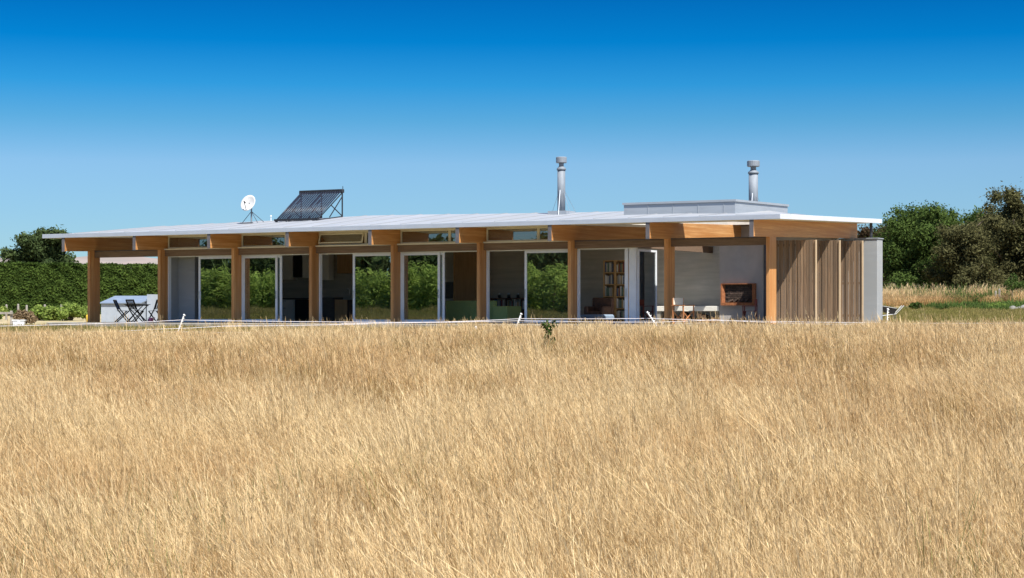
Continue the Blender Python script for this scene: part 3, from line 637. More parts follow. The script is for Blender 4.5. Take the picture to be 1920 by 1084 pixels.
def tree(name, label, x, ybase, ytop, Z, wpx, mat, n=9000, leaf=.16, lumps=34, squash=.85, group=None, low=.12, cat='tree'):
    b = atZ(x, ybase, Z); gzb = gz(b.x, b.y); H = atZ(x, ytop-9, Z).z-gzb; Wd = wpx/F*Z/2
    o = thing(name, label, cat, (b.x, b.y, gzb), 0, group)
    tk = MB(); lean = random.uniform(-.04, .04)*H
    tk.tube([(0,0,-.1),(lean*.3,0,H*.25),(lean,.0,H*.55),(lean*1.2,0,H*.85)], [H*.032,H*.025,H*.016,H*.005], 9)
    C = []; Rr = []; limbs = max(14, lumps//3)
    for i in range(limbs):                                  # limbs, each carrying a spray of foliage clumps
        t = low+(1-low)*(i+.5)/limbs; prof = math.sin(math.pi*min(1, .18+.76*t))**.6*random.uniform(.72, 1.12)
        a = i*2.399+random.uniform(-.4, .4); zz = H*t
        tipp = Vector((lean+Wd*prof*.78*math.cos(a), Wd*prof*.78*math.sin(a), min(zz+.06*H*random.uniform(-.5, 1), H*.96)))
        root = Vector((lean*t, 0, max(.1*H, zz-.22*H))); tk.tube([root, root.lerp(tipp, .5)+Vector((0,0,.03*H)), tipp], [H*.013,H*.008,H*.003], 6)
        for q in range(8):
            f = random.uniform(.15, 1.08); c = root.lerp(tipp, f)+Vector((random.gauss(0,1)*Wd*.15, random.gauss(0,1)*Wd*.15, random.gauss(.25,1)*H*.045)); lr = Wd*random.uniform(.15, .28)
            c.z = min(max(c.z, lr*.6), H-lr*.5); C.append(tuple(c)); Rr.append(lr)
    tk.build('trunk', M['bark'], o, smooth=True)
    V, Fc, T_ = leaves(C, Rr, int(n*2.8), leaf*.66, squash, .35, True)
    link('crown', bulk_mesh('crown', V, Fc, T_), mat, o)
    return o
TR = 'trees beyond the lawn'
tree('broadleaf_tree', 'rounded dark green tree standing beside the concrete wall end', 1718, 560, 398, 128, 190, M['leaf_green'], 22000, .15, 46, group=TR, low=.05)
tree('broadleaf_tree', 'olive brown bushy tree between the dark green tree and the tallest tree', 1808, 560, 418, 124, 170, M['leaf_olive'], 19000, .14, 42, group=TR, low=.06)
tree('broadleaf_tree', 'tallest olive tree at the edge of the lawn', 1893, 560, 364, 132, 175, M['leaf_olive'], 24000, .16, 48, group=TR, low=.06)
tree('broadleaf_tree', 'tall olive tree next beyond the tallest tree', 1990, 560, 340, 130, 170, M['leaf_olive'], 14000, .2, 40, group=TR, low=.06)
tree('broadleaf_tree', 'reddish brown tree showing above the concrete wall', 1648, 560, 436, 140, 150, M['leaf_brown'], 14000, .15, 34, group=TR, low=.05)
tree('broadleaf_tree', 'dark green tree showing between the two olive trees', 1842, 560, 404, 150, 150, M['leaf_green'], 14000, .17, 34, group=TR, low=.08)
tree('broadleaf_tree', 'low dark green tree in the gap behind the olive brown tree', 1770, 560, 404, 146, 150, M['leaf_green'], 10000, .17, 26, group=TR, low=.08)
for k in range(7): tree('broadleaf_tree', 'dark green tree in the back row behind the olive trees', 1640+k*50, 560, 440-6*k+12*(k % 2), 168, 120, M['leaf_green'], 6000, .26, 30, group='back row of trees', low=.02)
tree('pine_tree', 'wide dark pine tree rising behind the clipped hedge', 82, 560, 443, 175, 140, M['leaf_pine'], 26000, .27, 44, squash=.75, low=.3)
# shrubs on the lawn edge
def shrub(name, label, x, ybase, ytop, Z, wpx, mat, n=2500, leaf=.07, group=None, lumps=14):
    b = atZ(x, ybase, Z); g = gz(b.x, b.y); H = max(.25, atZ(x, ytop, Z).z-g); Wd = wpx/F*Z/2
    o = thing(name, label, 'shrub', (b.x, b.y, g), 0, group); C = []; Rr = []; st = MB()
    for i in range(lumps):
        a = i*2.4; t = (i+.5)/lumps; lr = min(Wd, H)*random.uniform(.2, .36); rad = max(0, Wd-lr)*math.sqrt(random.random())*(1-.4*t)
        C.append((rad*math.cos(a), rad*math.sin(a), max(lr*.6, (H-lr)*random.uniform(.25, 1)))); Rr.append(lr)
        if i % 2 == 0: st.tube([(0,0,-.05), (C[-1][0]*.4, C[-1][1]*.4, C[-1][2]*.5), C[-1]], [.03,.02,.008], 5)
    st.build('stems', M['bark'], o); V, Fc, T_ = leaves(C, Rr, n, leaf, 1, .3); link('foliage', bulk_mesh('foliage', V, Fc, T_), mat, o)
    return o
shrub('shrub', 'round green shrub beside the staked sapling under the tall trees', 1905, 583, 524, 108, 62, M['leaf_green'], 6000, .10)
shrub('shrub', 'small leafy shrub at the edge of the dry grass bank', 1832, 586, 560, 104, 40, M['leaf_hedge'], 2500)
shrub('shrub', 'low weedy shrub on the lawn edge beyond the wheelbarrow', 1716, 582, 566, 100, 34, M['leaf_green'], 1800)
shrub('shrub', 'low spreading green shrub between the stakes and the lawn', 1870, 588, 566, 98, 46, M['leaf_vine'], 2600)
shrub('shrub', 'grey green undergrowth at the foot of the dark green tree', 1690, 556, 535, 118, 80, M['leaf_green'], 4500, .11)
shrub('shrub', 'small green weed clump beside the dry bank grass', 1765, 588, 574, 98, 40, M['leaf_green'], 1600)
shrub('shrub', 'dark bushy shrub under the dark green tree on the bank', 1745, 560, 546, 120, 60, M['leaf_olive'], 4500, .11)
shrub('shrub', 'broad olive shrub at the foot of the olive brown tree', 1800, 560, 540, 120, 70, M['leaf_olive'], 4500, .11)
shrub('shrub', 'dark shrub behind the wooden stakes', 1858, 560, 545, 120, 56, M['leaf_olive'], 4500, .11)
sap = thing('sapling', 'young staked sapling with thin leaves on the lawn edge', 'tree', tuple(atZ(1897, 585, 103).xy)+(gz(*atZ(1897, 585, 103).xy),))
MB().tube([(0,0,-.05),(.03,0,.8),(.0,0,1.6)], [.03,.02,.01], 6).build('trunk', M['bark'], sap); V, Fc, T_ = leaves([(0,0,1.2),(.1,.1,1.5),(-.1,0,1.0)], [.3,.25,.25], 500, .06); link('crown', bulk_mesh('crown', V, Fc, T_), M['leaf_green'], sap)
for x, yt, lab in ((1867, 547, 'pale wooden stake standing beside the small leafy shrub'), (1874, 543, 'taller weathered stake next to the pale wooden stake')):
    b = atZ(x, 585, 104); g = gz(b.x, b.y); h = atZ(x, yt, 104).z-g; o = thing('stake', lab, 'stake', (b.x, b.y, g)); MB().box(-.05, .05, -.05, .05, -.2, h).build('shaft', M['greypost'], o, bevel=.01); MB().hexa([(-.05,-.05,h+.002),(.05,-.05,h+.002),(.05,.05,h+.002),(-.05,.05,h+.002),(-.02,-.02,h+.05),(.02,-.02,h+.05),(.02,.02,h+.05),(-.02,.02,h+.05)]).build('pointed_top', M['greypost'], o)
for i, (x, w) in enumerate(((1899, .45), (1910, .36), (1920, .5))):
    b = atZ(x, 586, 96); g = gz(b.x, b.y); m = MB(); rs = [w*.5, w*.62, w*.45, w*.12]
    for j in range(4):
        for k in range(9): t = 2*math.pi*k/9; q = rs[j]*random.uniform(.8, 1.15); m.v.append((q*math.cos(t), q*math.sin(t)*.8, j*w*.2-.05))
    for j in range(3):
        for k in range(9): m.f.append((j*9+k, j*9+(k+1) % 9, (j+1)*9+(k+1) % 9, (j+1)*9+k))
    m.f.append(tuple(range(27, 36))); o = m.build('rock', M['rock'], smooth=False); o.location = (b.x, b.y, g); tag(o, 'pale rock in a little row at the edge of the lawn', 'rock', 'rocks on the lawn edge')
# wheelbarrow beside the wall end
b = atZ(1668, 596, 78); g = gz(b.x, b.y)
wb = thing('wheelbarrow', 'black wheelbarrow tipped up beside the concrete wall end', 'wheelbarrow', (b.x, b.y, g), TH); wb.scale = (.8,.8,.95)
tr_ = MB(); tr_.hexa([(-.35,-.25,.42),(.2,-.25,.30),(.2,.25,.30),(-.35,.25,.42),(-.5,-.34,.72),(.36,-.34,.60),(.36,.34,.60),(-.5,.34,.72)]); tr_.build('tray', M['black'], wb, bevel=.03)
for s in (-1, 1): MB().tube([(-.55,s*.2,.24),(.3,s*.24,.34),(.72,s*.28,.72)], .014, 7).build('handle', M['alu'], wb); MB().bar((.25,s*.22,.33),(.3,s*.24,0), .03, .03).build('leg', M['dark'], wb)
MB().tube([(-.55,-.06,.2),(-.55,.06,.2)], .2, 16).build('wheel', M['rubber'], wb, smooth=False)

# ------------------------------------------------------------------ left: hedge, vines, shed, box
def hedge(name, label, p0, p1, th, H, n, size, mat):
    p0, p1 = Vector(p0), Vector(p1); d = p1-p0; L_ = d.length; d.normalize(); nrm = Vector((-d.y, d.x, 0)); g0 = gz(p0.x, p0.y)
    o = thing(name, label, 'hedge', ((p0.x+p1.x)/2, (p0.y+p1.y)/2, gz((p0.x+p1.x)/2, (p0.y+p1.y)/2)))
    # clumpy surface points on front, top and back
    q = RNG.random((n, 3)); s = (q[:, 0]-.5)*L_; side = RNG.random(n); z = q[:, 1]*H; t = np.where(side < .62, -th/2, np.where(side < .74, th/2, (q[:, 2]-.5)*th)); z = np.where(side >= .74, H, z)
    cl = np.sin(s*2.3+1.7*np.sin(z*2.1))*np.sin(z*3.1+1.3*np.sin(s*1.9))+.6*np.sin(s*5.3+z*4.7)
    off = .05*cl+RNG.normal(size=n)*.05; t = t+np.where(side < .62, -off, off); z = z+np.where(side >= .74, 0.04*np.sin(s*3.7)*np.sin(s*1.3)+.07*np.abs(RNG.normal(size=n)), 0)
    P = np.stack([s*d.x+t*nrm.x, s*d.y+t*nrm.y, z], 1)
    nn = RNG.normal(size=(n, 3))*.7; nn[:, 0] += np.where(side < .62, -nrm.x, 0); nn[:, 1] += np.where(side < .62, -nrm.y, 0); nn[:, 2] += np.where(side >= .74, 1, .35)
    nn /= np.linalg.norm(nn, axis=1)[:, None]; a = np.cross(nn, RNG.normal(size=(n, 3))); a /= np.linalg.norm(a, axis=1)[:, None]; b_ = np.cross(nn, a); sz = size*(.6+.8*RNG.random(n))[:, None]
    V = np.stack([P-a*sz, P-b_*sz*.6, P+a*sz, P+b_*sz*.6], 1).reshape(-1, 3); tone = np.clip(.45+.16*cl+RNG.normal(size=n)*.2, 0, 1)
    link('foliage', bulk_mesh('foliage', V, np.arange(4*n).reshape(-1, 4), np.repeat(tone, 4)), mat, o)
    st = MB()
    for k in range(int(L_/1.6)): x = -L_/2+.8+k*1.6; st.tube([(x*d.x, x*d.y, -.1), (x*d.x, x*d.y, H*.8)], [.07,.03], 6)
    st.build('stems', M['bark'], o)
    m = MB(); c_ = [(-L_/2+.3, -th/2+.22), (L_/2-.3, -th/2+.22), (L_/2-.3, th/2-.22), (-L_/2+.3, th/2-.22)]
    m.hexa([(a_*d.x+b2*nrm.x, a_*d.y+b2*nrm.y, z_) for z_ in (-.1, H-.22) for a_, b2 in c_]); m.build('inner_twigs', M['twig'], o)
    return o
M['twig'] = mk('dense_twigs', (.02,.03,.012), (.035,.045,.018), (6,6,6), .95)
a, b = atZ(-260, 560, 112), atZ(470, 560, 122)
hedge('hedge', 'tall clipped dark green hedge behind the terrace', (a.x, a.y, 0), (b.x, b.y, 0), 1.6, atZ(100, 499, 116).z-gz(*atZ(100, 560, 116).xy), 120000, .085, M['leaf_hedge'])
VN = 'vines below the hedge'
for x, Z, yt, w, lab in ((-20, 98, 574, 90, 'bright green vine growing at the outer end of the row below the hedge'), (75, 98, 571, 64, 'bright green vine behind the dry grey bush below the hedge'), (98, 97, 573, 52, 'lower bright green vine between two grey posts below the hedge'), (135, 96, 567, 74, 'bushy bright green vine beside the first glulam post'), (168, 98, 572, 40, 'bright green vine partly behind the first glulam post'), (205, 99, 574, 40, 'bright green vine behind the low grey shed')):
    shrub('grape_vine', lab, x, 606, yt, Z, w, M['leaf_vine'], 2600, .085, VN)
for x, yt, h2 in ((12, 572, 0), (34, 571, 0), (50, 573, 0), (84, 572, 0), (115, 572, 0)):
    b = atZ(x, 606, 101); g = gz(b.x, b.y); o = thing('vineyard_post', 'weathered grey post in the row of vines below the hedge', 'post', (b.x, b.y, g), 0, 'vineyard posts'); h = atZ(x, yt, 101).z-g
    MB().tube([(0,0,-.2),(0,0,h)], .06, 8).build('shaft', M['greypost'], o); MB().tube([(0,0,h+.001),(0,0,h+.03)], [.06,.03], 8).build('top', M['greypost'], o)
shrub('dry_bush', 'dry grey brown bush behind the white box', 46, 607, 578, 84, 50, M['leaf_dry'], 3200, .06)
b = atZ(10, 586, 82); g = gz(b.x, b.y); ra = thing('fence_rail', 'grey horizontal rail on short posts beside the dry bush', 'fence', (b.x, b.y, g), TH)
MB().box(-1.3, .35, -.04, .04, .52, .62).build('rail', M['greypost'], ra)
for x in (-1.2, .25): MB().box(x-.05, x+.05, .045, .13, -.2, .68).build('post', M['greypost'], ra)
b = atZ(36, 614, 72); g = gz(b.x, b.y); wbx = thing('white_box', 'white plastic box with a notched lid on the lawn', 'box', (b.x, b.y, g), TH+.1)
MB().hexa([(-.21,-.16,0),(.21,-.16,0),(.21,.16,0),(-.21,.16,0),(-.24,-.18,.27),(.24,-.18,.27),(.24,.18,.27),(-.24,.18,.27)]).build('body', M['white'], wbx, bevel=.015)
MB().box(-.255, -.02, -.2, .2, .273, .31).build('lid', M['white'], wbx); MB().box(.06, .255, -.2, .2, .273, .31).build('lid', M['white'], wbx)
# shed / cold frame behind the terrace
b = atZ(240, 604, 86); g = gz(b.x, b.y); S86 = 86/F
sh = thing('garden_shed', 'low pale grey garden shed with sloping dark lid behind the terrace', 'shed', (b.x, b.y, g), TH-.25)
hz = atZ(240, 560, 86).z-g
MB().hexa([(-1.1,-.6,0),(.95,-.6,0),(.95,.9,0),(-1.1,.9,0),(-1.1,-.6,hz-.25),(.95,-.6,hz-.25),(.95,.9,hz+.08),(-1.1,.9,hz+.08)]).build('body', M['shed'], sh)
MB().hexa([(-1.16,-.68,hz-.245),(1.01,-.68,hz-.245),(1.01,.95,hz+.10),(-1.16,.95,hz+.10),(-1.16,-.68,hz-.2),(1.01,-.68,hz-.2),(1.01,.95,hz+.145),(-1.16,.95,hz+.145)]).build('lid', M['shed_lid'], sh)
MB().box(1.03, 1.3, -.1, .5, 0, hz+.2).build('end_panel', M['shed'], sh)
b = atZ(167, 600, 92); g = gz(b.x, b.y); yb = thing('yellow_drum', 'small yellow plastic drum beside the first glulam post', 'drum', (b.x, b.y, g)); h = max(.35, atZ(167, 590, 92).z-g)
MB().tube([(0,0,0),(0,0,.05),(0,0,h-.05),(0,0,h)], [.13,.16,.16,.12], 12).build('body', M['yellow'], yb, smooth=True); MB().tube([(0,0,h),(0,0,h+.04)], .05, 8).build('cap', M['white'], yb)

# ------------------------------------------------------------------ electric fence in the field
def tread_post(label, xt, yt, xb, yb_, Z):
    t, b = atZ(xt, yt, Z), atZ(xb, yb_, Z); d = (t-b).normalized(); b2 = b-d*((b.z-gz(b.x, b.y))/d.z+.1)
    o = thing('fence_standard', label, 'fence post', tuple(b2)); T_ = t-b2
    MB().tube([(0,0,0), tuple(T_)], .02, 7).build('shaft', M['white'], o)
    for k in range(5):
        p = T_*(1-.035-.10*k); MB().tube([tuple(p), tuple(p+Vector((CO, SI, 0))*.05+Vector((0,0,.02)))], .012, 5).build('tape_hook', M['white'], o)
    MB().tube([tuple(T_), tuple(T_+(t-b2).normalized()*.03)], [.034,.026], 7).build('head', M['white'], o)
tread_post('white plastic fence standard leaning in front of the first glazed bay', 345, 591, 331, 630, 54)
tread_post('white plastic fence standard leaning beside the dark sapling weed', 977, 589, 963, 626, 53)
tread_post('white plastic fence standard leaning away in front of the glazed corner', 1214, 586, 1233, 614, 53.5)
tread_post('white plastic fence standard upright beside the concrete wall end', 1664.5, 580, 1662, 618, 56)
tread_post('thin white fence standard fallen low in the dry grass', 892, 614, 905, 640, 47)
def tape(label, pts, Z):
    P = []
    for i, (x, y) in enumerate(pts[:-1]):
        x2, y2 = pts[i+1]
        for k in range(6): t = k/6; P.append(atZ(x+(x2-x)*t, y+(y2-y)*t+ (0.6*math.sin(math.pi*t)), Z))
    P.append(atZ(*pts[-1], Z)); m = MB(); w = .0065
    for i in range(len(P)-1): m.bar(P[i], P[i+1], .004, 2*w)
    tag(m.build('fence_tape', M['tape']), label, 'fence tape')
tape('upper white fence tape stretched between the leaning standards', [(-40,612),(190,606.5),(340,600),(640,603.5),(820,604),(975,597.5),(1215,597),(1440,602.5),(1664,605)], 53.6)
tape('middle white fence tape running just below the upper tape', [(640,606.5),(975,601.5),(1228,604),(1340,599.5),(1480,606),(1664,609)], 53.7)
tape('low white fence tape sagging over the lawn near the terrace slab', [(-40,628),(120,625),(300,617),(420,611.5),(690,607.5)], 53.2)
tape('second low white fence tape beside the white box', [(-40,624),(110,624.5),(336,622),(640,625)], 53.3)
tape('white fence tape crossing the lawn beyond the wall end', [(1664,607),(1760,606),(1960,605)], 57)
tape('lower white fence tape across the lawn edge beyond the wall end', [(1664,616),(1780,613.5),(1960,613)], 56)
# thistle weed in the field
b = atZ(1028, 655, 30); g = gz(b.x, b.y); tw = thing('thistle', 'single dark green thistle standing up out of the dry grass', 'weed', (b.x, b.y, g)); H = atZ(1028, 604, 30).z-g
st = MB(); st.tube([(0,0,-.05),(.01,0,H*.5),(-.01,0,H)], [.014,.010,.006], 6)
for s in (-1, 1): st.tube([(0,0,H*.7),(s*.05,.02,H*.85),(s*.10,.03,H*.97)], [.006,.005,.004], 5)
st.tube([(.05,0,-.05),(.12,.0,.2),(.22,.0,.52)], [.008,.007,.005], 5)
st.build('stem', M['leaf_green'], tw)
C = [(random.uniform(-.06,.06)*(1.35-z/H), random.uniform(-.06,.06), z) for z in np.linspace(.1, H*.97, 14)]+[(-.1,.03,H*.95),(.1,.03,H*.97),(.2,0,.48)]
V, Fc, T_ = leaves(C, [.10]*10+[.06]*7, 700, .035); link('foliage', bulk_mesh('foliage', V, Fc, T_), M['leaf_hedge'], tw)

# ------------------------------------------------------------------ out of frame, seen in the door glass: shelter trees and vine row across the field
def world_tree(name, label, u, v, H, Wd, mat, n, leaf, group, low=.05):
    o = thing(name, label, 'tree', (u, v, gz(u, v)), 0, group); tk = MB(); tk.tube([(0,0,-.1),(0,0,H*.5),(.1,0,H*.85)], [H*.03,H*.02,H*.006], 8); tk.build('trunk', M['bark'], o)
    C = []; Rr = []
    for i in range(24):
        t = low+(1-low)*(i+.5)/24; a = i*2.4; prof = math.sin(math.pi*(.15+.78*t))**.5; C.append((Wd*prof*random.uniform(.2,.8)*math.cos(a), Wd*prof*random.uniform(.2,.8)*math.sin(a), H*t)); Rr.append(Wd*random.uniform(.3,.5))
    V, Fc, T_ = leaves(C, Rr, n, leaf, 1, .3); link('crown', bulk_mesh('crown', V, Fc, T_), mat, o)
for k in range(20):
    world_tree('shelter_tree', 'dark shelterbelt tree across the field, mirrored in the door glass', -104+k*3.9, -74-1.2*(k % 3)+.15*k, 6.4+.7*math.sin(k*2.1), 3.0, M['leaf_pine'], 5000, .3, 'shelterbelt across the field')
for k in range(30):
    world_tree('tall_vine', 'bright green leafy bush in the row across the field, mirrored in the glass', -84+k*2.2, -44-.25*(k % 2), 3.1+.2*math.sin(k*1.7), 1.5, M['leaf_vine'], 3500, .11, 'green row across the field')

# ------------------------------------------------------------------ grass
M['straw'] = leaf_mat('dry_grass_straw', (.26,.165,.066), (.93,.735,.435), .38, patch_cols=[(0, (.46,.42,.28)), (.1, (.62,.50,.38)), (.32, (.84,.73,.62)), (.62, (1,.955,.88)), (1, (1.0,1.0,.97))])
M['lawn'] = leaf_mat('lawn_grass', (.12,.13,.045), (.34,.29,.14), .3, patch_cols=[(0, (.66,.74,.46)), (.5, (.92,.88,.66)), (1, (1.0,.92,.8))])
M['weed_dry'] = leaf_mat('olive_blade', (.12,.14,.045), (.34,.33,.13), .4)
M['weed'] = leaf_mat('weed_leaf', (.05,.085,.025), (.16,.22,.06), .35, patch_cols=[(0, (.7,.9,.6)), (1, (1,1,1))])
LEAN = np.array([-CO, -SI])
def clump(nst, rad, hm, hs, w, lean, head=True, leafy=.35):
    V = []; Fc = []; T_ = []
    def ribbon(pts, wds, wx, wy, tones):
        b0 = len(V)
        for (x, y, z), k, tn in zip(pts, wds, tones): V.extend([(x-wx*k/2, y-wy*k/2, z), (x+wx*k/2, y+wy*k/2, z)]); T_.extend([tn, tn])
        for j in range(len(pts)-1): q = b0+2*j; Fc.append((q, q+1, q+3, q+2))
    for i in range(nst):
        a = RNG.random()*6.283; r = rad*math.sqrt(RNG.random()); bx, by = r*math.cos(a), r*math.sin(a)
        isleaf = RNG.random() < leafy; wild = RNG.random() < .12
        h = max(.08, RNG.normal(hm, hs))*(.5 if isleaf else 1); ld = LEAN*lean*(.2+RNG.random())+RNG.normal(size=2)*(.6 if wild else .17 if not isleaf else .3)
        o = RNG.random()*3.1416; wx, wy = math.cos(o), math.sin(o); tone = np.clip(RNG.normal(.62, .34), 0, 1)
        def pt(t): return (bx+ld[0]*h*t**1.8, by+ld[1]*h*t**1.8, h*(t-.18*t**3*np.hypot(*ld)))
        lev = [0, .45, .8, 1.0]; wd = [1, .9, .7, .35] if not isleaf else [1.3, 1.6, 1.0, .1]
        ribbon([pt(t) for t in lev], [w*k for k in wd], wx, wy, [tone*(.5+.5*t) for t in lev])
        if head and not isleaf:
            dense = RNG.random() < .55; ns = 4
            for k in range(ns):
                t = .74+.26*(k+.5)/ns; p = pt(t); sp = w*(.8 if dense else 3.2)*(1.25-t)/.4
                ox, oy = RNG.normal(size=2)*sp; L_ = w*RNG.uniform(6, 14); o2 = RNG.random()*3.14; q = (p[0]+ox, p[1]+oy, p[2]+abs(RNG.normal())*w)
                tn = np.clip(tone+RNG.normal(0, .15), 0, 1); dx, dy = ox*.3+ld[0]*L_*.5, oy*.3+ld[1]*L_*.5
                ribbon([q, (q[0]+dx, q[1]+dy, q[2]+L_*.55), (q[0]+1.7*dx, q[1]+1.7*dy, q[2]+L_)], [w*.25, w*.85, w*.12], math.cos(o2), math.sin(o2), [tn]*3)
    return bulk_mesh('clump', np.array(V), np.array(Fc), np.array(T_))
def vnoise(x, y, s, seed):
    r = np.random.default_rng(seed).random((256, 256)); X, Y = x/s+1000, y/s+1000; i, j = np.floor(X).astype(int), np.floor(Y).astype(int); fx, fy = X-i, Y-j; fx = fx*fx*(3-2*fx); fy = fy*fy*(3-2*fy); i %= 255; j %= 255
    return (r[i, j]*(1-fx)+r[i+1, j]*fx)*(1-fy)+(r[i, j+1]*(1-fx)+r[i+1, j+1]*fx)*fy
def scatter(name, label, meshes, mat, pts, scale, patch, spin):
    col = bpy.data.collections.new(name+'_clumps')
    for me in meshes:
        me.materials.clear(); me.materials.append(mat); col.objects.link(bpy.data.objects.new('clump', me))
    n = len(pts); me = bpy.data.meshes.new(name); me.vertices.add(n); me.vertices.foreach_set('co', np.ascontiguousarray(pts, np.float32).ravel())
    for nm, val in (('scl', scale), ('patch', patch), ('rot', spin)):
        a = me.attributes.new(nm, 'FLOAT', 'POINT'); a.data.foreach_set('value', np.ascontiguousarray(val, np.float32))
    o = bpy.data.objects.new(name, me); COL.objects.link(o); tag(o, label, 'grass', kind='stuff')
    g = bpy.data.node_groups.new(name, 'GeometryNodeTree'); g.interface.new_socket('Geometry', in_out='INPUT', socket_type='NodeSocketGeometry'); g.interface.new_socket('Geometry', in_out='OUTPUT', socket_type='NodeSocketGeometry')
    N = g.nodes.new; gi, go = N('NodeGroupInput'), N('NodeGroupOutput'); ci = N('GeometryNodeCollectionInfo'); ci.inputs[0].default_value = col; ci.inputs['Separate Children'].default_value = True
    ip = N('GeometryNodeInstanceOnPoints'); ip.inputs['Pick Instance'].default_value = True
    def attr(nm): a = N('GeometryNodeInputNamedAttribute'); a.data_type = 'FLOAT'; a.inputs['Name'].default_value = nm; return a.outputs[0]
    cx = N('ShaderNodeCombineXYZ'); g.links.new(attr('rot'), cx.inputs[2]); er = N('FunctionNodeEulerToRotation'); g.links.new(cx.outputs[0], er.inputs[0])
    ri = N('FunctionNodeRandomValue'); ri.data_type = 'INT'; ri.inputs[4].default_value = 0; ri.inputs[5].default_value = len(meshes)-1
    g.links.new(gi.outputs[0], ip.inputs['Points']); g.links.new(ci.outputs[0], ip.inputs['Instance']); g.links.new(ri.outputs[2], ip.inputs['Instance Index'])
    g.links.new(er.outputs[0], ip.inputs['Rotation']); g.links.new(attr('scl'), ip.inputs['Scale']); g.links.new(ip.outputs[0], go.inputs[0])
    md = o.modifiers.new('scatter', 'NODES'); md.node_group = g
    return o
def field_pts(Z0, Z1, dens, margin=1.16):
    wmax = 1920/F*Z1*margin+9; n = int((Z1-Z0)*wmax*dens); Z = Z0+(Z1-Z0)*RNG.random(n); X = (RNG.random(n)-.5)*wmax; k = np.abs(X) < 1920/F*Z*margin/2+4.5; Z, X = Z[k], X[k]
    return CU+X*CO-Z*SI, CV+X*SI+Z*CO, Z
def edge(u, v): return 51.8+4.0*(vnoise(u, v, 4, 5)-.5)+2.0*(vnoise(u, v, .8, 6)-.5)
def dry(name, label, Z0, Z1, dens, clumps):
    u, v, Z = field_pts(Z0, Z1, dens); k = Z < edge(u, v); u, v, Z = u[k], v[k], Z[k]
    p1 = vnoise(u, v, 3.4, 1); p2 = vnoise(u, v, 1.5, 2); p3 = vnoise(u, v, .5, 3)
    patch = np.clip(.57+.95*(p1-.5)+.95*(p2-.5)+.8*(p3-.5)+.22*RNG.normal(size=len(u)), 0, 1)
    sc = np.clip(.92+.35*(p2-.5)+.25*(p3-.5)+.17*RNG.normal(size=len(u)), .5, 1.5)*(1-.50*ss(34, 52, Z))
    return scatter(name, label, clumps, M['straw'], np.stack([u, v, ground(u, v)-.02], 1), sc, patch, RNG.normal(size=len(u))*.45)
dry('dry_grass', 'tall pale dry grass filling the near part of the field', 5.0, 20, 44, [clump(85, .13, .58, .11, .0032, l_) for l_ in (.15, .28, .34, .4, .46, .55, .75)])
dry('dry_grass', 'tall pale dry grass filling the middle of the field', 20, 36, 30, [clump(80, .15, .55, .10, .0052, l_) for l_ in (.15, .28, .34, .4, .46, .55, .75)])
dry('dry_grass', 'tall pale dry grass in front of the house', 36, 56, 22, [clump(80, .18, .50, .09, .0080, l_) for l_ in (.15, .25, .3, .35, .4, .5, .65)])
u, v, Z = field_pts(51, 66, 3); t = 960+F*((u-CU)*CO+(v-CV)*SI)/depth(u, v); k = (v < -1.1) & (t > 330+250*vnoise(u, v, 3, 50)) & (vnoise(u, v, 1.6, 51) > .45); u, v = u[k], v[k]; p = vnoise(u, v, 2, 52)
scatter('dry_grass', 'thin dry grass tips between the field and the terrace slab', [clump(20, .3, .24, .09, .006, .30) for _ in range(4)], M['straw'], np.stack([u, v, ground(u, v)-.02], 1), .6+.7*p, .3+.5*p, RNG.normal(size=len(u))*.6)
u, v, Z = field_pts(5, 12, 30); X_ = (u-CU)*CO+(v-CV)*SI; k = (vnoise(u, v, .9, 60) > .54+.26*ss(-1.6, .2, X_)); u, v = u[k], v[k]; p = vnoise(u, v, 1, 61)
scatter('weeds', 'scattered green blades low in the near dry grass', [clump(14, .16, .52, .12, .004, .4, False, .4) for _ in range(3)], M['weed_dry'], np.stack([u, v, ground(u, v)-.01], 1), .7+.5*p, .5+.5*p, RNG.random(len(u))*6.28)
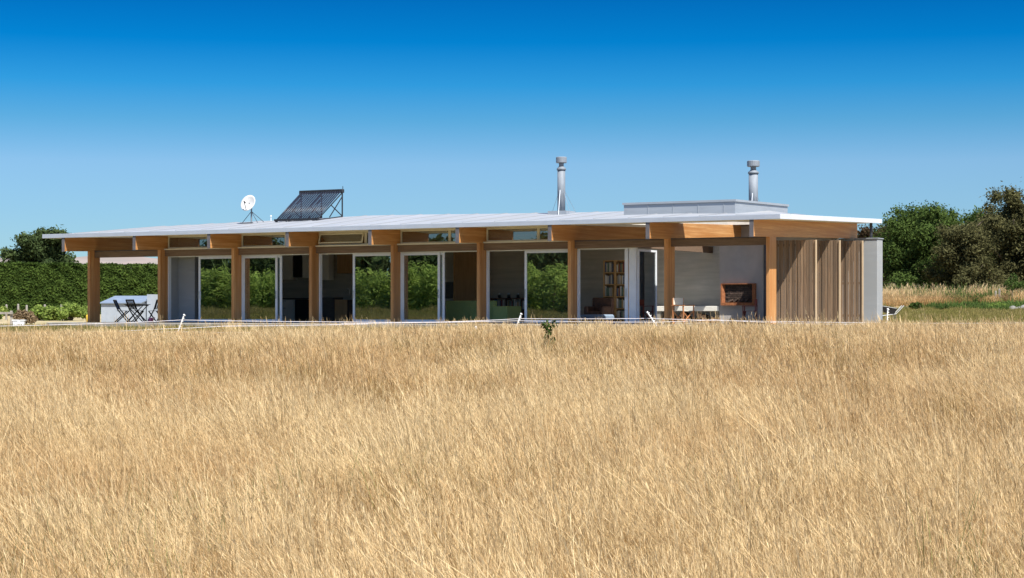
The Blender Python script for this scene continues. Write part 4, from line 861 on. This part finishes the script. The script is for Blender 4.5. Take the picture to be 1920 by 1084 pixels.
# lawn between field and house, and behind it on the right
def lawn(name, label, Z0, Z1, dens, h, x_lo=-1e9):
    u, v, Z = field_pts(Z0, Z1, dens); k = (Z > edge(u, v)-.6) & ~((u > -30.3) & (u < 1.4) & (v > -.95) & (v < 9.1)); u, v = u[k], v[k]
    t = 960+F*((u-CU)*CO+(v-CV)*SI)/depth(u, v); k = (t > x_lo); u, v = u[k], v[k]
    p = vnoise(u, v, 2.5, 8); scatter(name, label, [clump(60, .3, h, h*.35, .012, .2, head=False, leafy=.8) for _ in range(4)], M['lawn'], np.stack([u, v, ground(u, v)-.01], 1), .7+.6*p, p, RNG.random(len(u))*6.28)
lawn('lawn_grass', 'short green brown lawn between the field and the house', 51, 75, 9, .10)
lawn('lawn_grass', 'short green lawn beyond the concrete wall end', 75, 101, 7, .13, 1600)
def scat(name, label, Z0, Z1, dens, clumps, mat, sc0, sc1, seed, xlo=1600, thr=-1):
    u, v, Z = field_pts(Z0, Z1, dens, 1.1); t = 960+F*((u-CU)*CO+(v-CV)*SI)/depth(u, v); k = (t > xlo) & (vnoise(u, v, 2.2, seed) > thr); u, v = u[k], v[k]
    p = vnoise(u, v, 3, seed+1); scatter(name, label, clumps, mat, np.stack([u, v, ground(u, v)-.02], 1), sc0+(sc1-sc0)*p, p, RNG.random(len(u))*6.28)
scat('dry_grass', 'tall dry grass bank in front of the trees', 103, 120, 7, [clump(70, .4, .48, .16, .016, .25) for _ in range(4)], M['straw'], .55, 1.2, 20)
scat('weeds', 'patchy green weeds along the foot of the dry bank', 96, 106, 6, [clump(70, .35, .35, .14, .022, .15, False, .9) for _ in range(4)], M['weed'], .4, 1.3, 30, thr=.6)
scat('weeds', 'dark green weeds growing through the dry bank', 104, 119, 5, [clump(60, .4, .6, .2, .026, .15, False, .9) for _ in range(4)], M['weed'], .5, 1.6, 34, thr=.52)
u = -78+56*RNG.random(6000); v = -44+18*RNG.random(6000); p = vnoise(u, v, 3, 41)
scatter('dry_grass', 'olive grass on the bank across the field', [clump(60, .35, .42, .14, .014, .25) for _ in range(3)], M['lawn'], np.stack([u, v, ground(u, v)-.02], 1), .7+.5*p, p, RNG.random(6000)*6.28)
